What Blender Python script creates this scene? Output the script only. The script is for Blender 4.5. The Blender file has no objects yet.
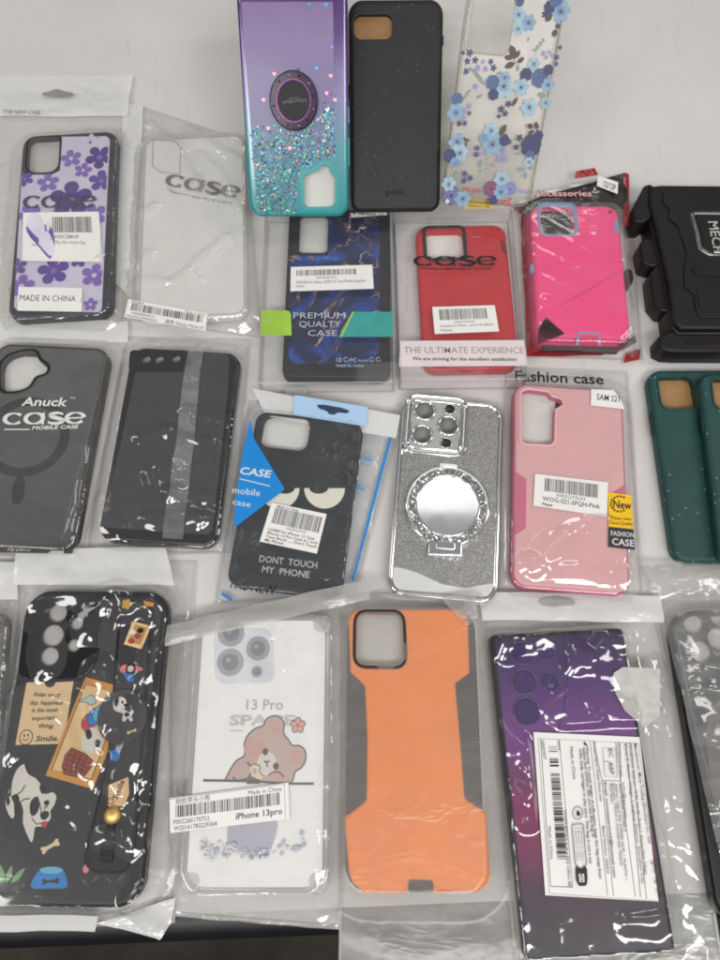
import bpy, math, random
from mathutils import Vector, Matrix, noise
from mathutils.geometry import tessellate_polygon
R = math.radians
S = .001                                   # millimetres -> metres
SC = bpy.context.scene
COL = SC.collection
# ------------------------------------------------------------------ camera
F, TH, H = 721.0, R(18), 442.0
CT, ST = math.cos(TH), math.sin(TH)
EYE = Vector((0, 0, H))
cam = bpy.data.cameras.new('camera'); co = bpy.data.objects.new('camera', cam); COL.objects.link(co)
cam.sensor_fit = 'VERTICAL'; cam.sensor_height = 36; cam.sensor_width = 27; cam.lens = 36 * F / 960
cam.clip_start = .01; cam.clip_end = 50
co.location = EYE * S; co.rotation_euler = (TH, 0, 0)
SC.camera = co
def ray(x, y):
    a, b = (x - 360) / F, (480 - y) / F
    return Vector((a, b * CT + ST, b * ST - CT))
def P(x, y, z=0.0):
    d = ray(x, y); return EYE + d * ((z - H) / d.z)
# ------------------------------------------------------------------ materials
def hexc(h, k=1.0):
    h = h.lstrip('#'); o = []
    for i in (0, 2, 4):
        c = int(h[i:i+2], 16) / 255
        o.append((c / 12.92 if c <= .04045 else ((c + .055) / 1.055) ** 2.4) * k)
    return (*o, 1)
class NT:
    def __init__(s, name):
        s.m = bpy.data.materials.new(name); s.m.use_nodes = True
        s.t = s.m.node_tree; s.t.nodes.clear()
        s.out = s.n('ShaderNodeOutputMaterial')
    def n(s, ty, **kw):
        x = s.t.nodes.new(ty)
        for k, v in kw.items(): setattr(x, k, v)
        return x
    def l(s, a, b): s.t.links.new(a, b)
    def math(s, op, a, b=None, clamp=False):
        x = s.n('ShaderNodeMath', operation=op, use_clamp=clamp)
        for i, q in enumerate((a, b)):
            if q is None: continue
            if isinstance(q, (int, float)): x.inputs[i].default_value = q
            else: s.l(q, x.inputs[i])
        return x.outputs[0]
    def coord(s, scale=(1, 1, 1), rot=(0, 0, 0)):
        c = s.n('ShaderNodeTexCoord'); mp = s.n('ShaderNodeMapping')
        mp.inputs['Scale'].default_value = scale; mp.inputs['Rotation'].default_value = rot
        s.l(c.outputs['Object'], mp.inputs[0]); return mp.outputs[0]
    def noise(s, vec, scale, detail=3, rough=.55, dist=0):
        x = s.n('ShaderNodeTexNoise'); x.inputs['Scale'].default_value = scale
        x.inputs['Detail'].default_value = detail; x.inputs['Roughness'].default_value = rough
        x.inputs['Distortion'].default_value = dist
        s.l(vec, x.inputs['Vector']); return x.outputs['Fac']
    def ramp(s, fac, stops):
        x = s.n('ShaderNodeValToRGB'); e = x.color_ramp.elements
        while len(e) < len(stops): e.new(.5)
        for q, (p, c) in zip(e, stops): q.position = p; q.color = c
        s.l(fac, x.inputs[0]); return x.outputs[0]
    def mixc(s, fac, a, b, mode='MIX'):
        x = s.n('ShaderNodeMix', data_type='RGBA', blend_type=mode)
        for i, q in ((0, fac), (6, a), (7, b)):
            if isinstance(q, (int, float, tuple)): x.inputs[i].default_value = q
            else: s.l(q, x.inputs[i])
        return x.outputs[2]
    def bump(s, h, strength, dist=.0004, normal=None):
        x = s.n('ShaderNodeBump'); x.inputs['Strength'].default_value = strength
        x.inputs['Distance'].default_value = dist
        s.l(h, x.inputs['Height'])
        if normal: s.l(normal, x.inputs['Normal'])
        return x.outputs[0]
MATS = {}
def mat(name, col, rough=.5, metal=0, var=.12, vs=60, bump=.15, bs=900, spec=.4, coat=0, bd=.0003, k=1.0, scuff=0):
    """everyday solid: base colour with cloudy variation, grain bump"""
    if name in MATS: return MATS[name]
    n = NT(name); b = n.n('ShaderNodeBsdfPrincipled'); c = hexc(col, k) if isinstance(col, str) else col
    v = n.coord()
    f = n.noise(v, vs, 4)
    lo = tuple(x * (1 - var) for x in c[:3]) + (1,); hi = tuple(min(1, x * (1 + var)) for x in c[:3]) + (1,)
    bc = n.ramp(f, [(.3, lo), (.7, hi)])
    if scuff:
        sv = n.coord((1, .12, 1), (0, 0, .9)); sf = n.ramp(n.noise(sv, 160, 3, .6), [(.6, (0, 0, 0, 1)), (.72, (1, 1, 1, 1))])
        gr = n.ramp(n.noise(v, 2600, 2), [(.35, (.93,)*3+(1,)), (.65, (1.04,)*3+(1,))])
        bc = n.mixc(1, n.mixc(n.math('MULTIPLY', sf, scuff), bc, tuple(x*.8 for x in c[:3])+(1,)), gr, 'MULTIPLY')
    n.l(bc, b.inputs['Base Color'])
    b.inputs['Metallic'].default_value = metal
    b.inputs['Specular IOR Level'].default_value = spec
    b.inputs['Coat Weight'].default_value = coat; b.inputs['Coat Roughness'].default_value = .08
    n.l(n.math('ADD', n.math('MULTIPLY', f, .12), max(.01, rough - .06)), b.inputs['Roughness'])
    if bump: n.l(n.bump(n.noise(v, bs, 2), bump, bd), b.inputs['Normal'])
    n.l(b.outputs[0], n.out.inputs[0]); MATS[name] = n.m; return n.m
def speckmat(name, col, spk, rough=.5, scale=420, thr=.1, bump=.2):
    n = NT(name); b = n.n('ShaderNodeBsdfPrincipled'); v = n.coord(); c = hexc(col)
    vo = n.n('ShaderNodeTexVoronoi'); vo.inputs['Scale'].default_value = scale; n.l(v, vo.inputs['Vector'])
    sep = n.n('ShaderNodeSeparateColor'); n.l(vo.outputs['Color'], sep.inputs[0])
    f = n.math('MULTIPLY', n.math('LESS_THAN', vo.outputs['Distance'], .22), n.math('LESS_THAN', sep.outputs[0], thr))
    base = n.ramp(n.noise(v, 40, 4), [(.3, tuple(x*.85 for x in c[:3])+(1,)), (.7, tuple(x*1.15 for x in c[:3])+(1,))])
    n.l(n.mixc(f, base, hexc(spk)), b.inputs['Base Color'])
    b.inputs['Roughness'].default_value = rough
    n.l(n.bump(n.noise(v, 1500, 2), bump, .0002), b.inputs['Normal'])
    n.l(b.outputs[0], n.out.inputs[0]); return n.m
def film(name, haze=.05, hcol='#f2f0ec', rough=.07, f0=.09, tint=(.97, .97, .97, 1), bs=130, bstr=.16, stretch=(1, 2.2, 1), rot=.5, hvar=.6, fine=True):
    """thin plastic sheet: see-through, milky where haze, mirror glints on its creases"""
    if name in MATS: return MATS[name]
    n = NT(name); v = n.coord(stretch, (0, 0, rot))
    tr = n.n('ShaderNodeBsdfTransparent'); tr.inputs[0].default_value = tint
    df = n.n('ShaderNodeBsdfDiffuse'); df.inputs[0].default_value = hexc(hcol)
    tl = n.n('ShaderNodeBsdfTranslucent'); tl.inputs[0].default_value = hexc(hcol)
    mx = n.n('ShaderNodeMixShader'); mx.inputs[0].default_value = .35; n.l(df.outputs[0], mx.inputs[1]); n.l(tl.outputs[0], mx.inputs[2])
    nz = n.noise(v, bs, 3, .5, .8)
    rid = n.math('POWER', n.math('SUBTRACT', 1, n.math('ABSOLUTE', n.math('MULTIPLY', n.math('SUBTRACT', n.noise(v, bs * .35, 2, .5, 1.5), .5), 3.2))), 4, True)
    patch = n.ramp(n.noise(v, 16, 2, .5), [(.48, (0, 0, 0, 1)), (.66, (1, 1, 1, 1))])
    hgt = n.math('ADD', n.math('MULTIPLY', nz, .22 if fine else .1), n.math('MULTIPLY', rid, patch))
    bp = n.bump(hgt, bstr, .0012)
    gl = n.n('ShaderNodeBsdfGlossy'); gl.inputs['Roughness'].default_value = rough; gl.inputs[0].default_value = (1, 1, 1, 1); n.l(bp, gl.inputs['Normal'])
    lw = n.n('ShaderNodeLayerWeight'); lw.inputs[0].default_value = .5; n.l(bp, lw.inputs['Normal'])
    fr = n.math('ADD', n.math('MULTIPLY', n.math('POWER', lw.outputs['Facing'], 4), .75), f0, True)
    hz = n.math('MULTIPLY', n.ramp(n.noise(v, 45, 4), [(.25, (1-hvar,)*3+(1,)), (.75, (1+hvar*.5,)*3+(1,))]), haze, True)
    hz = n.math('ADD', hz, n.math('MULTIPLY', n.math('POWER', lw.outputs['Facing'], 2), min(.6, haze * 2 + .14)), True)
    m1 = n.n('ShaderNodeMixShader'); n.l(hz, m1.inputs[0]); n.l(tr.outputs[0], m1.inputs[1]); n.l(mx.outputs[0], m1.inputs[2])
    m2 = n.n('ShaderNodeMixShader'); n.l(fr, m2.inputs[0]); n.l(m1.outputs[0], m2.inputs[1]); n.l(gl.outputs[0], m2.inputs[2])
    n.l(m2.outputs[0], n.out.inputs[0]); MATS[name] = n.m; return n.m
def glittermat(name, lo, hi, scale=700, k=.55, rough=.22, metal=1.0, grad=None):
    """flakes: every voronoi cell its own normal and shade"""
    n = NT(name); b = n.n('ShaderNodeBsdfPrincipled'); v = n.coord()
    vo = n.n('ShaderNodeTexVoronoi'); vo.inputs['Scale'].default_value = scale; n.l(v, vo.inputs['Vector'])
    g = n.n('ShaderNodeNewGeometry')
    a = n.n('ShaderNodeVectorMath', operation='SUBTRACT'); n.l(vo.outputs['Color'], a.inputs[0]); a.inputs[1].default_value = (.5, .5, .5)
    c = n.n('ShaderNodeVectorMath', operation='SCALE'); n.l(a.outputs[0], c.inputs[0]); c.inputs['Scale'].default_value = k * 2
    d = n.n('ShaderNodeVectorMath', operation='ADD'); n.l(c.outputs[0], d.inputs[0]); n.l(g.outputs['Normal'], d.inputs[1])
    e = n.n('ShaderNodeVectorMath', operation='NORMALIZE'); n.l(d.outputs[0], e.inputs[0])
    n.l(e.outputs[0], b.inputs['Normal'])
    sep = n.n('ShaderNodeSeparateColor'); n.l(vo.outputs['Color'], sep.inputs[0])
    n.l(n.ramp(sep.outputs[1], [(0, hexc(lo)), (1, hexc(hi))]), b.inputs['Base Color'])
    b.inputs['Metallic'].default_value = metal; b.inputs['Roughness'].default_value = rough
    n.l(b.outputs[0], n.out.inputs[0]); return n.m
def clearmat(name, tint, alpha=.3, rough=.12, f0=.06, col='#e8e6e0'):
    """thick clear or tinted plastic"""
    n = NT(name); tr = n.n('ShaderNodeBsdfTransparent'); tr.inputs[0].default_value = tint
    pr = n.n('ShaderNodeBsdfPrincipled'); v = n.coord()
    c = hexc(col)
    n.l(n.ramp(n.noise(v, 70, 3), [(.3, tuple(x*.93 for x in c[:3])+(1,)), (.7, c)]), pr.inputs['Base Color']); pr.inputs['Roughness'].default_value = .45
    gl = n.n('ShaderNodeBsdfGlossy'); gl.inputs['Roughness'].default_value = rough
    bp = n.bump(n.noise(v, 90, 2), .12, .0004); n.l(bp, gl.inputs['Normal'])
    lw = n.n('ShaderNodeLayerWeight'); lw.inputs[0].default_value = .5
    fac = n.math('ADD', n.math('MULTIPLY', n.math('POWER', lw.outputs['Facing'], 3), .55), f0, True)
    al = n.math('ADD', n.math('MULTIPLY', n.math('POWER', lw.outputs['Facing'], 1.5), .35), alpha, True)
    m1 = n.n('ShaderNodeMixShader'); n.l(al, m1.inputs[0]); n.l(tr.outputs[0], m1.inputs[1]); n.l(pr.outputs[0], m1.inputs[2])
    m2 = n.n('ShaderNodeMixShader'); n.l(fac, m2.inputs[0]); n.l(m1.outputs[0], m2.inputs[1]); n.l(gl.outputs[0], m2.inputs[2])
    n.l(m2.outputs[0], n.out.inputs[0]); return n.m
def gradmat(name, stops, y0, y1, rough=.4, coat=0, alpha=1.0, bump=.1, trans=None, axis='Y', metal=0):
    """colour running along the thing's own length (object y in mm)"""
    n = NT(name); b = n.n('ShaderNodeBsdfPrincipled'); c = n.n('ShaderNodeTexCoord'); sp = n.n('ShaderNodeSeparateXYZ')
    n.l(c.outputs['Object'], sp.inputs[0])
    f = n.n('ShaderNodeMapRange'); n.l(sp.outputs[axis], f.inputs[0]); f.inputs[1].default_value = y0 * S; f.inputs[2].default_value = y1 * S
    ff = n.math('ADD', f.outputs[0], n.math('MULTIPLY', n.math('SUBTRACT', n.noise(n.coord(), 30, 4), .5), .12))
    colr = n.ramp(ff, [(p, hexc(h)) for p, h in stops])
    n.l(colr, b.inputs['Base Color'])
    b.inputs['Roughness'].default_value = rough; b.inputs['Coat Weight'].default_value = coat; b.inputs['Metallic'].default_value = metal
    b.inputs['Coat Roughness'].default_value = .1
    n.l(n.bump(n.noise(n.coord(), 800, 2), bump, .0002), b.inputs['Normal'])
    if alpha < 1:
        tr = n.n('ShaderNodeBsdfTransparent'); n.l(n.mixc(.45, colr, (1, 1, 1, 1)), tr.inputs[0])
        m = n.n('ShaderNodeMixShader'); m.inputs[0].default_value = alpha
        n.l(tr.outputs[0], m.inputs[1]); n.l(b.outputs[0], m.inputs[2]); n.l(m.outputs[0], n.out.inputs[0])
    else: n.l(b.outputs[0], n.out.inputs[0])
    return n.m
# ------------------------------------------------------------------ frames: a local plane for every thing
class Fr:
    """local frame: origin on the base plane, u right, v along the length, w out of the face"""
    def __init__(s, O, U, V, N, w, h, T, crop=(0, 0, 1)):
        s.O, s.U, s.V, s.N, s.w, s.h, s.T, s.c = O, U, V, N, w, h, T, crop
        s.M = Matrix((( U.x, V.x, N.x), (U.y, V.y, N.y), (U.z, V.z, N.z))).to_4x4()
    def q(s, x, y, c=None, w=None):
        x0, y0, k = c or s.c
        d = ray(x0 + x / k, y0 + y / k); w = s.T if w is None else w
        pl = s.O + s.N * w
        t = (pl - EYE).dot(s.N) / d.dot(s.N); p = EYE + d * t - s.O
        return (p.dot(s.U), p.dot(s.V))
    def pts(s, L, c=None): return [s.q(x, y, c) for x, y in L]
    def rect(s, x0, y0, x1, y1, c=None):
        a = s.q(x0, y0, c); b = s.q(x1, y0, c); d = s.q(x1, y1, c); e = s.q(x0, y1, c)
        cx = (a[0]+b[0]+d[0]+e[0])/4; cy = (a[1]+b[1]+d[1]+e[1])/4
        return cx, cy, (b[0]+d[0]-a[0]-e[0])/2, (a[1]+b[1]-d[1]-e[1])/2
    def k(s, x, y, c=None):                     # mm per crop pixel
        a = s.q(x, y, c); b = s.q(x + 10, y, c); return math.hypot(a[0]-b[0], a[1]-b[1]) / 10
    def inv(s, p):
        d = p - s.O; return d.dot(s.U), d.dot(s.V), d.dot(s.N)
    def world(s, u, v, w=0): return s.O + s.U * u + s.V * v + s.N * w
def flat(corners, T, base=1.0, crop=(0, 0, 1), crop_in=False):
    x0, y0, k = crop if crop_in else (0, 0, 1)
    TL, TR, BR, BL = [P(x0 + x / k, y0 + y / k, base + T) for x, y in corners]
    c = (TL + TR + BR + BL) / 4
    V = (TL + TR - BL - BR); V.z = 0; V.normalize(); U = Vector((V.y, -V.x, 0)); N = Vector((0, 0, 1))
    w = ((TR - TL).dot(U) + (BR - BL).dot(U)) / 2; h = ((TL - BL).dot(V) + (TR - BR).dot(V)) / 2
    return Fr(Vector((c.x, c.y, base)), U, V, N, w, h, T, crop)
def leaned(BL, BR, zb, ang, h, T, crop, w=None, lean=0):
    a, b = P(*BL, zb), P(*BR, zb)
    U = (b - a); wd = U.length; U.normalize()
    Y = Vector((-U.y, U.x, 0)); V = Y * math.cos(R(ang)) + Vector((0, 0, math.sin(R(ang))))
    if lean:
        V = Matrix.Rotation(R(lean), 3, U.cross(V)) @ V; U = Matrix.Rotation(R(lean), 3, U.cross(Y * math.cos(R(ang)) + Vector((0, 0, math.sin(R(ang)))))) @ U
    N = U.cross(V); N.normalize()
    c = (a + b) / 2 + V * (h / 2) - N * T
    return Fr(c, U, V, N, w or wd, h, T, crop)
# ------------------------------------------------------------------ shapes
def rr(cx, cy, w, h, r, n=7):
    rs = r if isinstance(r, (list, tuple)) else (r,) * 4      # TR, TL, BL, BR
    o = []
    for i, (sx, sy) in enumerate(((1, 1), (-1, 1), (-1, -1), (1, -1))):
        q = max(.01, min(rs[i], w / 2 - .001, h / 2 - .001))
        for j in range(n + 1):
            a = R(90 * i + 90 * j / n)
            o.append((cx + sx * (w / 2 - q) + q * math.cos(a), cy + sy * (h / 2 - q) + q * math.sin(a)))
    return o
def ell(cx, cy, rx, ry=None, n=28, rot=0):
    ry = ry or rx
    return [(cx + rx*math.cos(t)*math.cos(rot) - ry*math.sin(t)*math.sin(rot), cy + rx*math.cos(t)*math.sin(rot) + ry*math.sin(t)*math.cos(rot)) for t in [2*math.pi*i/n for i in range(n)]]
def area(p): return sum(p[i-1][0]*p[i][1] - p[i][0]*p[i-1][1] for i in range(len(p))) / 2
def inset(p, d):
    if area(p) < 0: p = p[::-1]
    o = []; n = len(p)
    for i in range(n):
        a, b, c = Vector(p[i-1]), Vector(p[i]), Vector(p[(i+1) % n])
        e1, e2 = (b - a), (c - b)
        if e1.length < 1e-6 or e2.length < 1e-6: o.append(tuple(b)); continue
        e1.normalize(); e2.normalize()
        m = Vector((-e1.y - e2.y, e1.x + e2.x)); 
        if m.length < 1e-4: m = Vector((-e1.y, e1.x))
        m.normalize(); cs = max(.4, m.dot(Vector((-e1.y, e1.x))))
        o.append(tuple(b + m * (d / cs)))
    return o
def smooth(p, it=2, closed=True):
    for _ in range(it):
        o = []; n = len(p)
        for i in range(n if closed else n - 1):
            a, b = p[i], p[(i + 1) % n]
            o += [(a[0]*.75+b[0]*.25, a[1]*.75+b[1]*.25), (a[0]*.25+b[0]*.75, a[1]*.25+b[1]*.75)]
        if not closed: o = [p[0]] + o + [p[-1]]
        p = o
    return p
def cr(p, k=4, closed=True):
    """curve through every point"""
    o = []; n = len(p)
    for i in range(n if closed else n - 1):
        g = lambda j: Vector(p[j % n]) if closed else Vector(p[max(0, min(n-1, j))])
        a, b, c, d = g(i-1), g(i), g(i+1), g(i+2)
        for j in range(k):
            t = j/k; o.append(tuple(.5*((2*b) + (c-a)*t + (2*a-5*b+4*c-d)*t*t + (3*b-a-3*c+d)*t**3)))
    if not closed: o.append(tuple(p[-1]))
    return o
def fillet(p, r=2.0, k=5):
    """round off the corners of a straight-sided outline"""
    o = []; n = len(p)
    for i in range(n):
        a, b, c = Vector(p[i-1]), Vector(p[i]), Vector(p[(i+1) % n])
        q = min(r, (a-b).length*.48, (c-b).length*.48); s0 = b + (a-b).normalized()*q; s1 = b + (c-b).normalized()*q
        for j in range(k+1): t = j/k; o.append(tuple(s0*(1-t)**2 + b*2*t*(1-t) + s1*t*t))
    return o
def petal(cx, cy, r, n=5, dip=.45, pw=.6, rot=0, N=50, sq=1):
    return [(cx + r*(dip+(1-dip)*abs(math.cos(n*t/2))**pw)*math.cos(t+rot), cy + sq*r*(dip+(1-dip)*abs(math.cos(n*t/2))**pw)*math.sin(t+rot)) for t in [2*math.pi*i/N for i in range(N)]]
_TX = {}
def textmesh(s, bold=0, shear=0, sp=1.0):
    key = (s, bold, shear, sp)
    if key in _TX: return _TX[key]
    cu = bpy.data.curves.new('t', 'FONT'); cu.body = s; cu.size = 1; cu.offset = bold; cu.shear = shear; cu.space_character = sp; cu.resolution_u = 2
    ob = bpy.data.objects.new('t', cu); COL.objects.link(ob)
    me = bpy.data.meshes.new_from_object(ob.evaluated_get(bpy.context.evaluated_depsgraph_get()))
    vs = [(v.co.x, v.co.y) for v in me.vertices]; fs = [tuple(p.vertices) for p in me.polygons]
    bpy.data.objects.remove(ob); bpy.data.curves.remove(cu); bpy.data.meshes.remove(me)
    if vs:
        x0 = min(a for a, b in vs); x1 = max(a for a, b in vs)
        vs = [((a - x0) / max(1e-6, x1 - x0), b / .7) for a, b in vs]
    _TX[key] = (vs, fs); return _TX[key]
class MB:
    def __init__(s, w=0): s.v, s.f, s.mi, s.sm, s.ms, s.w = [], [], [], [], [], w
    def add(s, vs, fs, m, sm=False):
        if m not in s.ms: s.ms.append(m)
        i = s.ms.index(m); b = len(s.v); s.v += [tuple(x) for x in vs]
        for f in fs: s.f.append(tuple(b + j for j in f)); s.mi.append(i); s.sm.append(sm)
    def lev(s, w):
        if w is None: s.w += .012; return s.w
        return w
    def poly(s, p, m, w=None, holes=(), up=True):
        w = s.lev(w); loops = [p] + list(holes)
        tr = tessellate_polygon([[Vector((x, y, 0)) for x, y in q] for q in loops])
        al = [q for lp in loops for q in lp]; fs = []
        for a, b, c in tr:
            A = (al[b][0]-al[a][0])*(al[c][1]-al[a][1]) - (al[c][0]-al[a][0])*(al[b][1]-al[a][1])
            if abs(A) < 1e-9: continue
            fs.append((a, b, c) if (A > 0) == up else (a, c, b))
        s.add([(x, y, w) for x, y in al], fs, m)
    def loft(s, loops, m, sm=True, closed=True):
        n = len(loops[0]); vs = [v for l in loops for v in l]; fs = []
        for i in range(len(loops) - 1):
            for j in range(n if closed else n - 1):
                k = (j + 1) % n; fs.append((i*n+j, i*n+k, (i+1)*n+k, (i+1)*n+j))
        s.add(vs, fs, m, sm)
    def walls(s, p, w0, w1, m, sm=True, inward=False):
        if (area(p) < 0) != inward: p = p[::-1]
        s.loft([[(x, y, w0) for x, y in p], [(x, y, w1) for x, y in p]], m, sm)
    def prism(s, p, w0, w1, m, holes=(), bev=0, sm=False, hd=None, hm=None):
        if area(p) < 0: p = p[::-1]
        st = [(0, w0), (0, w1)] if bev <= 0 else [(0, w0), (0, w1 - bev)] + [(bev*(1-math.cos(R(a))), w1 - bev + bev*math.sin(R(a))) for a in (30, 60, 90)]
        lp = [[(x, y, w) for x, y in (inset(p, d) if d else p)] for d, w in st]
        s.loft(lp, m, sm or bev > 0)
        s.poly([(x, y) for x, y, _ in lp[-1]], m, w1, holes)
        for h in holes: s.walls(h, w1 if 0 else (w0 if hd is None else w1 - hd), w1, hm or m, True, True)
    def stroke(s, pts, wd, m, w=None, closed=False):
        w = s.lev(w); n = len(pts); L, Rr = [], []
        for i in range(n):
            a = Vector(pts[(i-1) % n] if closed or i > 0 else pts[i]); b = Vector(pts[(i+1) % n] if closed or i < n-1 else pts[i])
            d = b - a
            if d.length < 1e-9: d = Vector((1, 0))
            d.normalize(); q = (wd[i] if isinstance(wd, (list, tuple)) else wd) / 2
            L.append((pts[i][0]-d.y*q, pts[i][1]+d.x*q, w)); Rr.append((pts[i][0]+d.y*q, pts[i][1]-d.x*q, w))
        fs = []
        for i in range(n if closed else n - 1):
            k = (i + 1) % n; fs.append((n+i, n+k, k, i))
        s.add(L + Rr, fs, m)
    def tube(s, pts, r, m, n=8, closed=False, caps=True):
        pts = [Vector(p) for p in pts]; loops = []; N = len(pts)
        for i, p in enumerate(pts):
            a = pts[i-1] if closed or i else p; b = pts[(i+1) % N] if closed or i < N-1 else p
            d = (b - a).normalized(); up = Vector((0, 0, 1)) if abs(d.z) < .9 else Vector((1, 0, 0))
            e = d.cross(up).normalized(); g = e.cross(d)
            q = r[i] if isinstance(r, (list, tuple)) else r
            loops.append([p + (e*math.cos(t) + g*math.sin(t))*q for t in [2*math.pi*k/n for k in range(n)]])
        if closed: loops.append(loops[0])
        s.loft([[tuple(x) for x in l[::-1]] for l in loops], m)
    def dome(s, cx, cy, w, r, hh, m, n=20, k=5, ry=None):
        ry = ry or r; loops = []
        for i in range(k + 1):
            a = R(90 * i / k * .98); loops.append([(cx + r*math.cos(a)*math.cos(t), cy + ry*math.cos(a)*math.sin(t), w + hh*math.sin(a)) for t in [2*math.pi*j/n for j in range(n)]])
        s.loft(loops, m)
    def ringtorus(s, cx, cy, w, r0, r1, hh, m, n=48, ry=1.0):
        """raised ring between radius r0 and r1 with a rounded top"""
        loops = []
        rc, rw = (r0 + r1) / 2, (r1 - r0) / 2
        for i in range(9):
            a = R(180 * i / 8); q = rc + rw*math.cos(a)
            loops.append([(cx + q*math.cos(t), cy + q*ry*math.sin(t), w + hh*math.sin(a)) for t in [2*math.pi*j/n for j in range(n)]])
        s.loft(loops, m)
    def text(s, fr, tx, a, b, hpx, m, c=None, bold=0.0, shear=0, w=None, sp=1.0):
        """text whose baseline runs from pixel a to pixel b, cap height hpx"""
        w = s.lev(w); vs, fs = textmesh(tx, bold, shear, sp)
        A, B = Vector(fr.q(*a, c)), Vector(fr.q(*b, c)); d = B - A; nn = Vector((-d.y, d.x)).normalized() * hpx * fr.k(*a, c)
        s.add([(A.x + d.x*x + nn.x*y, A.y + d.y*x + nn.y*y, w) for x, y in vs], fs, m)
    def build(s, name, parent=None, label=None, smooth_all=False):
        me = bpy.data.meshes.new(name); me.from_pydata([(x*S, y*S, z*S) for x, y, z in s.v], [], s.f)
        for m in s.ms: me.materials.append(m)
        me.polygons.foreach_set('material_index', s.mi); me.polygons.foreach_set('use_smooth', s.sm)
        me.update(); o = bpy.data.objects.new(name, me); COL.objects.link(o)
        if parent: o.parent = parent
        if label: o['label'] = label
        return o
def thing(name, label, cat, fr, group=None):
    o = bpy.data.objects.new(name, None); COL.objects.link(o); o.empty_display_size = .02
    o.matrix_world = Matrix.Translation(fr.O * S) @ fr.M
    o['label'] = label; o['category'] = cat
    if group: o['group'] = group
    return o
class Quad:
    """sticker given by its four pixel corners (reading order); s,t in 0..1, t up"""
    def __init__(q, fr, corners, c=None): q.p = [Vector(fr.q(x, y, c)) for x, y in corners]
    def __call__(q, s, t):
        a = q.p[0].lerp(q.p[1], s); b = q.p[3].lerp(q.p[2], s); return tuple(b.lerp(a, t))
    def rect(q, s0, t0, s1, t1): return [q(s0, t0), q(s1, t0), q(s1, t1), q(s0, t1)]
    def text(q, mb, tx, s0, t0, s1, hh, m, bold=0.0, shear=0, rot=False):
        vs, fs = textmesh(tx, bold, shear); w = mb.lev(None)
        mb.add([(*q(s0 + (s1-s0)*x, t0 + hh*y), w) for x, y in vs], fs, m)
    def bars(q, mb, s0, t0, s1, t1, n, m, seed=1, vert=True):
        rnd = random.Random(seed); w = mb.lev(None); x = 0; L = []
        while len(L) < n:
            a = rnd.choice((1, 1, 1.6, 2.4)); g = rnd.choice((1, 1, 1.5, 2.2)); L.append((x, a)); x += a + g
        for p, a in L:
            u0 = s0 + (s1-s0)*p/x; u1 = s0 + (s1-s0)*(p+a)/x
            v = q.rect(u0, t0, u1, t1); mb.add([(*k, w) for k in v], [(0, 1, 2, 3)], m)
def logo(mb, fr, a, b, hpx, m, c=None, w=None, k=1.0):
    """fat-thin lower case lettering c-a-s-e"""
    A, B = Vector(fr.q(*a, c)), Vector(fr.q(*b, c)); d = B - A; nn = Vector((-d.y, d.x)).normalized() * hpx * fr.k(*a, c)
    hh = nn.length; w = mb.lev(w)
    def arc(cx, a0, a1, n=30, rx=.108, ry=.42, cy=.5): return [(cx + rx*math.cos(R(a0+(a1-a0)*i/n)), cy + ry*math.sin(R(a0+(a1-a0)*i/n))) for i in range(n+1)]
    L = []
    def wide(p, cx): return [hh*(.1 + .2*k*min(1, abs(x-cx)/.108)**1.3) for x, y in p]
    p = arc(.118, 38, 322); L.append((p, wide(p, .118)))
    p = arc(.375, 0, 360); L.append((p, wide(p, .375))); p = [(.482, .95), (.482, .1), (.5, .04)]; L.append((p, hh*.2))
    p = [(.73, .78), (.70, .9), (.635, .93), (.575, .84), (.57, .68), (.63, .55), (.69, .45), (.74, .33), (.72, .14), (.65, .06), (.575, .1), (.55, .24)]
    p = smooth(p, 2, False); L.append((p, [hh*(.12 + .16*k*math.sin(math.pi*i/(len(p)-1))) for i in range(len(p))]))
    p = arc(.885, 5, 325); L.append((p, wide(p, .885))); L.append(([(.79, .48), (.985, .52)], hh*.12))
    for p, wd in L:
        mb.stroke([(A.x + d.x*x + nn.x*y, A.y + d.y*x + nn.y*y) for x, y in p], wd, m, w); w += .004
    mb.w = max(mb.w, w)
# ------------------------------------------------------------------ case shell and plastic bags
def shell(mb, fr, r, m, e=2.0, holes=(), hd=5.0, hm=None, T=None, outer=None, cap=None, base_in=.8, fl=.35):
    T = T or fr.T
    def lp(d, w):
        p = rr(0, 0, fr.w - 2*d, fr.h - 2*d, (r - d) if not isinstance(r, (list, tuple)) else [q - d for q in r], 9) if outer is None else inset(outer, d)
        return [(x, y, w) for x, y in p]
    st = [(base_in, 0), (.1, 1.2), (0, 2.4), (0, T - e)] + [(e*(1-math.cos(R(a))), T - e + e*math.sin(R(a))) for a in (20, 40, 60, 78)] + [(e + .3, T)]
    ls = [lp(d, w) for d, w in st]; mb.loft(ls, m)
    mb.poly([(x, y) for x, y, _ in ls[-1]], cap or m, T, holes)
    for h in holes:
        h = h if area(h) > 0 else h[::-1]
        mb.loft([[(x, y, T - hd) for x, y in h[::-1]], [(x, y, T) for x, y in h[::-1]]], hm or m)
def sdf(u, v, w, h, r):
    a = abs(u) - (w/2 - r); b = abs(v) - (h/2 - r)
    return math.hypot(max(a, 0), max(b, 0)) + min(max(a, b), 0) - r
def seg_d(p, a, b):
    ax, ay = a; bx, by = b; dx, dy = bx-ax, by-ay; L = dx*dx+dy*dy
    t = 0 if L == 0 else max(0, min(1, ((p[0]-ax)*dx+(p[1]-ay)*dy)/L))
    return math.hypot(p[0]-ax-dx*t, p[1]-ay-dy*t)
ALLB = []
def bag_frame(corners, c=(0, 0, 1)):
    x0, y0, k = c
    fr = flat([(x0 + x/k, y0 + y/k) for x, y in corners], .8, .15); fr.c = c; return fr
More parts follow.
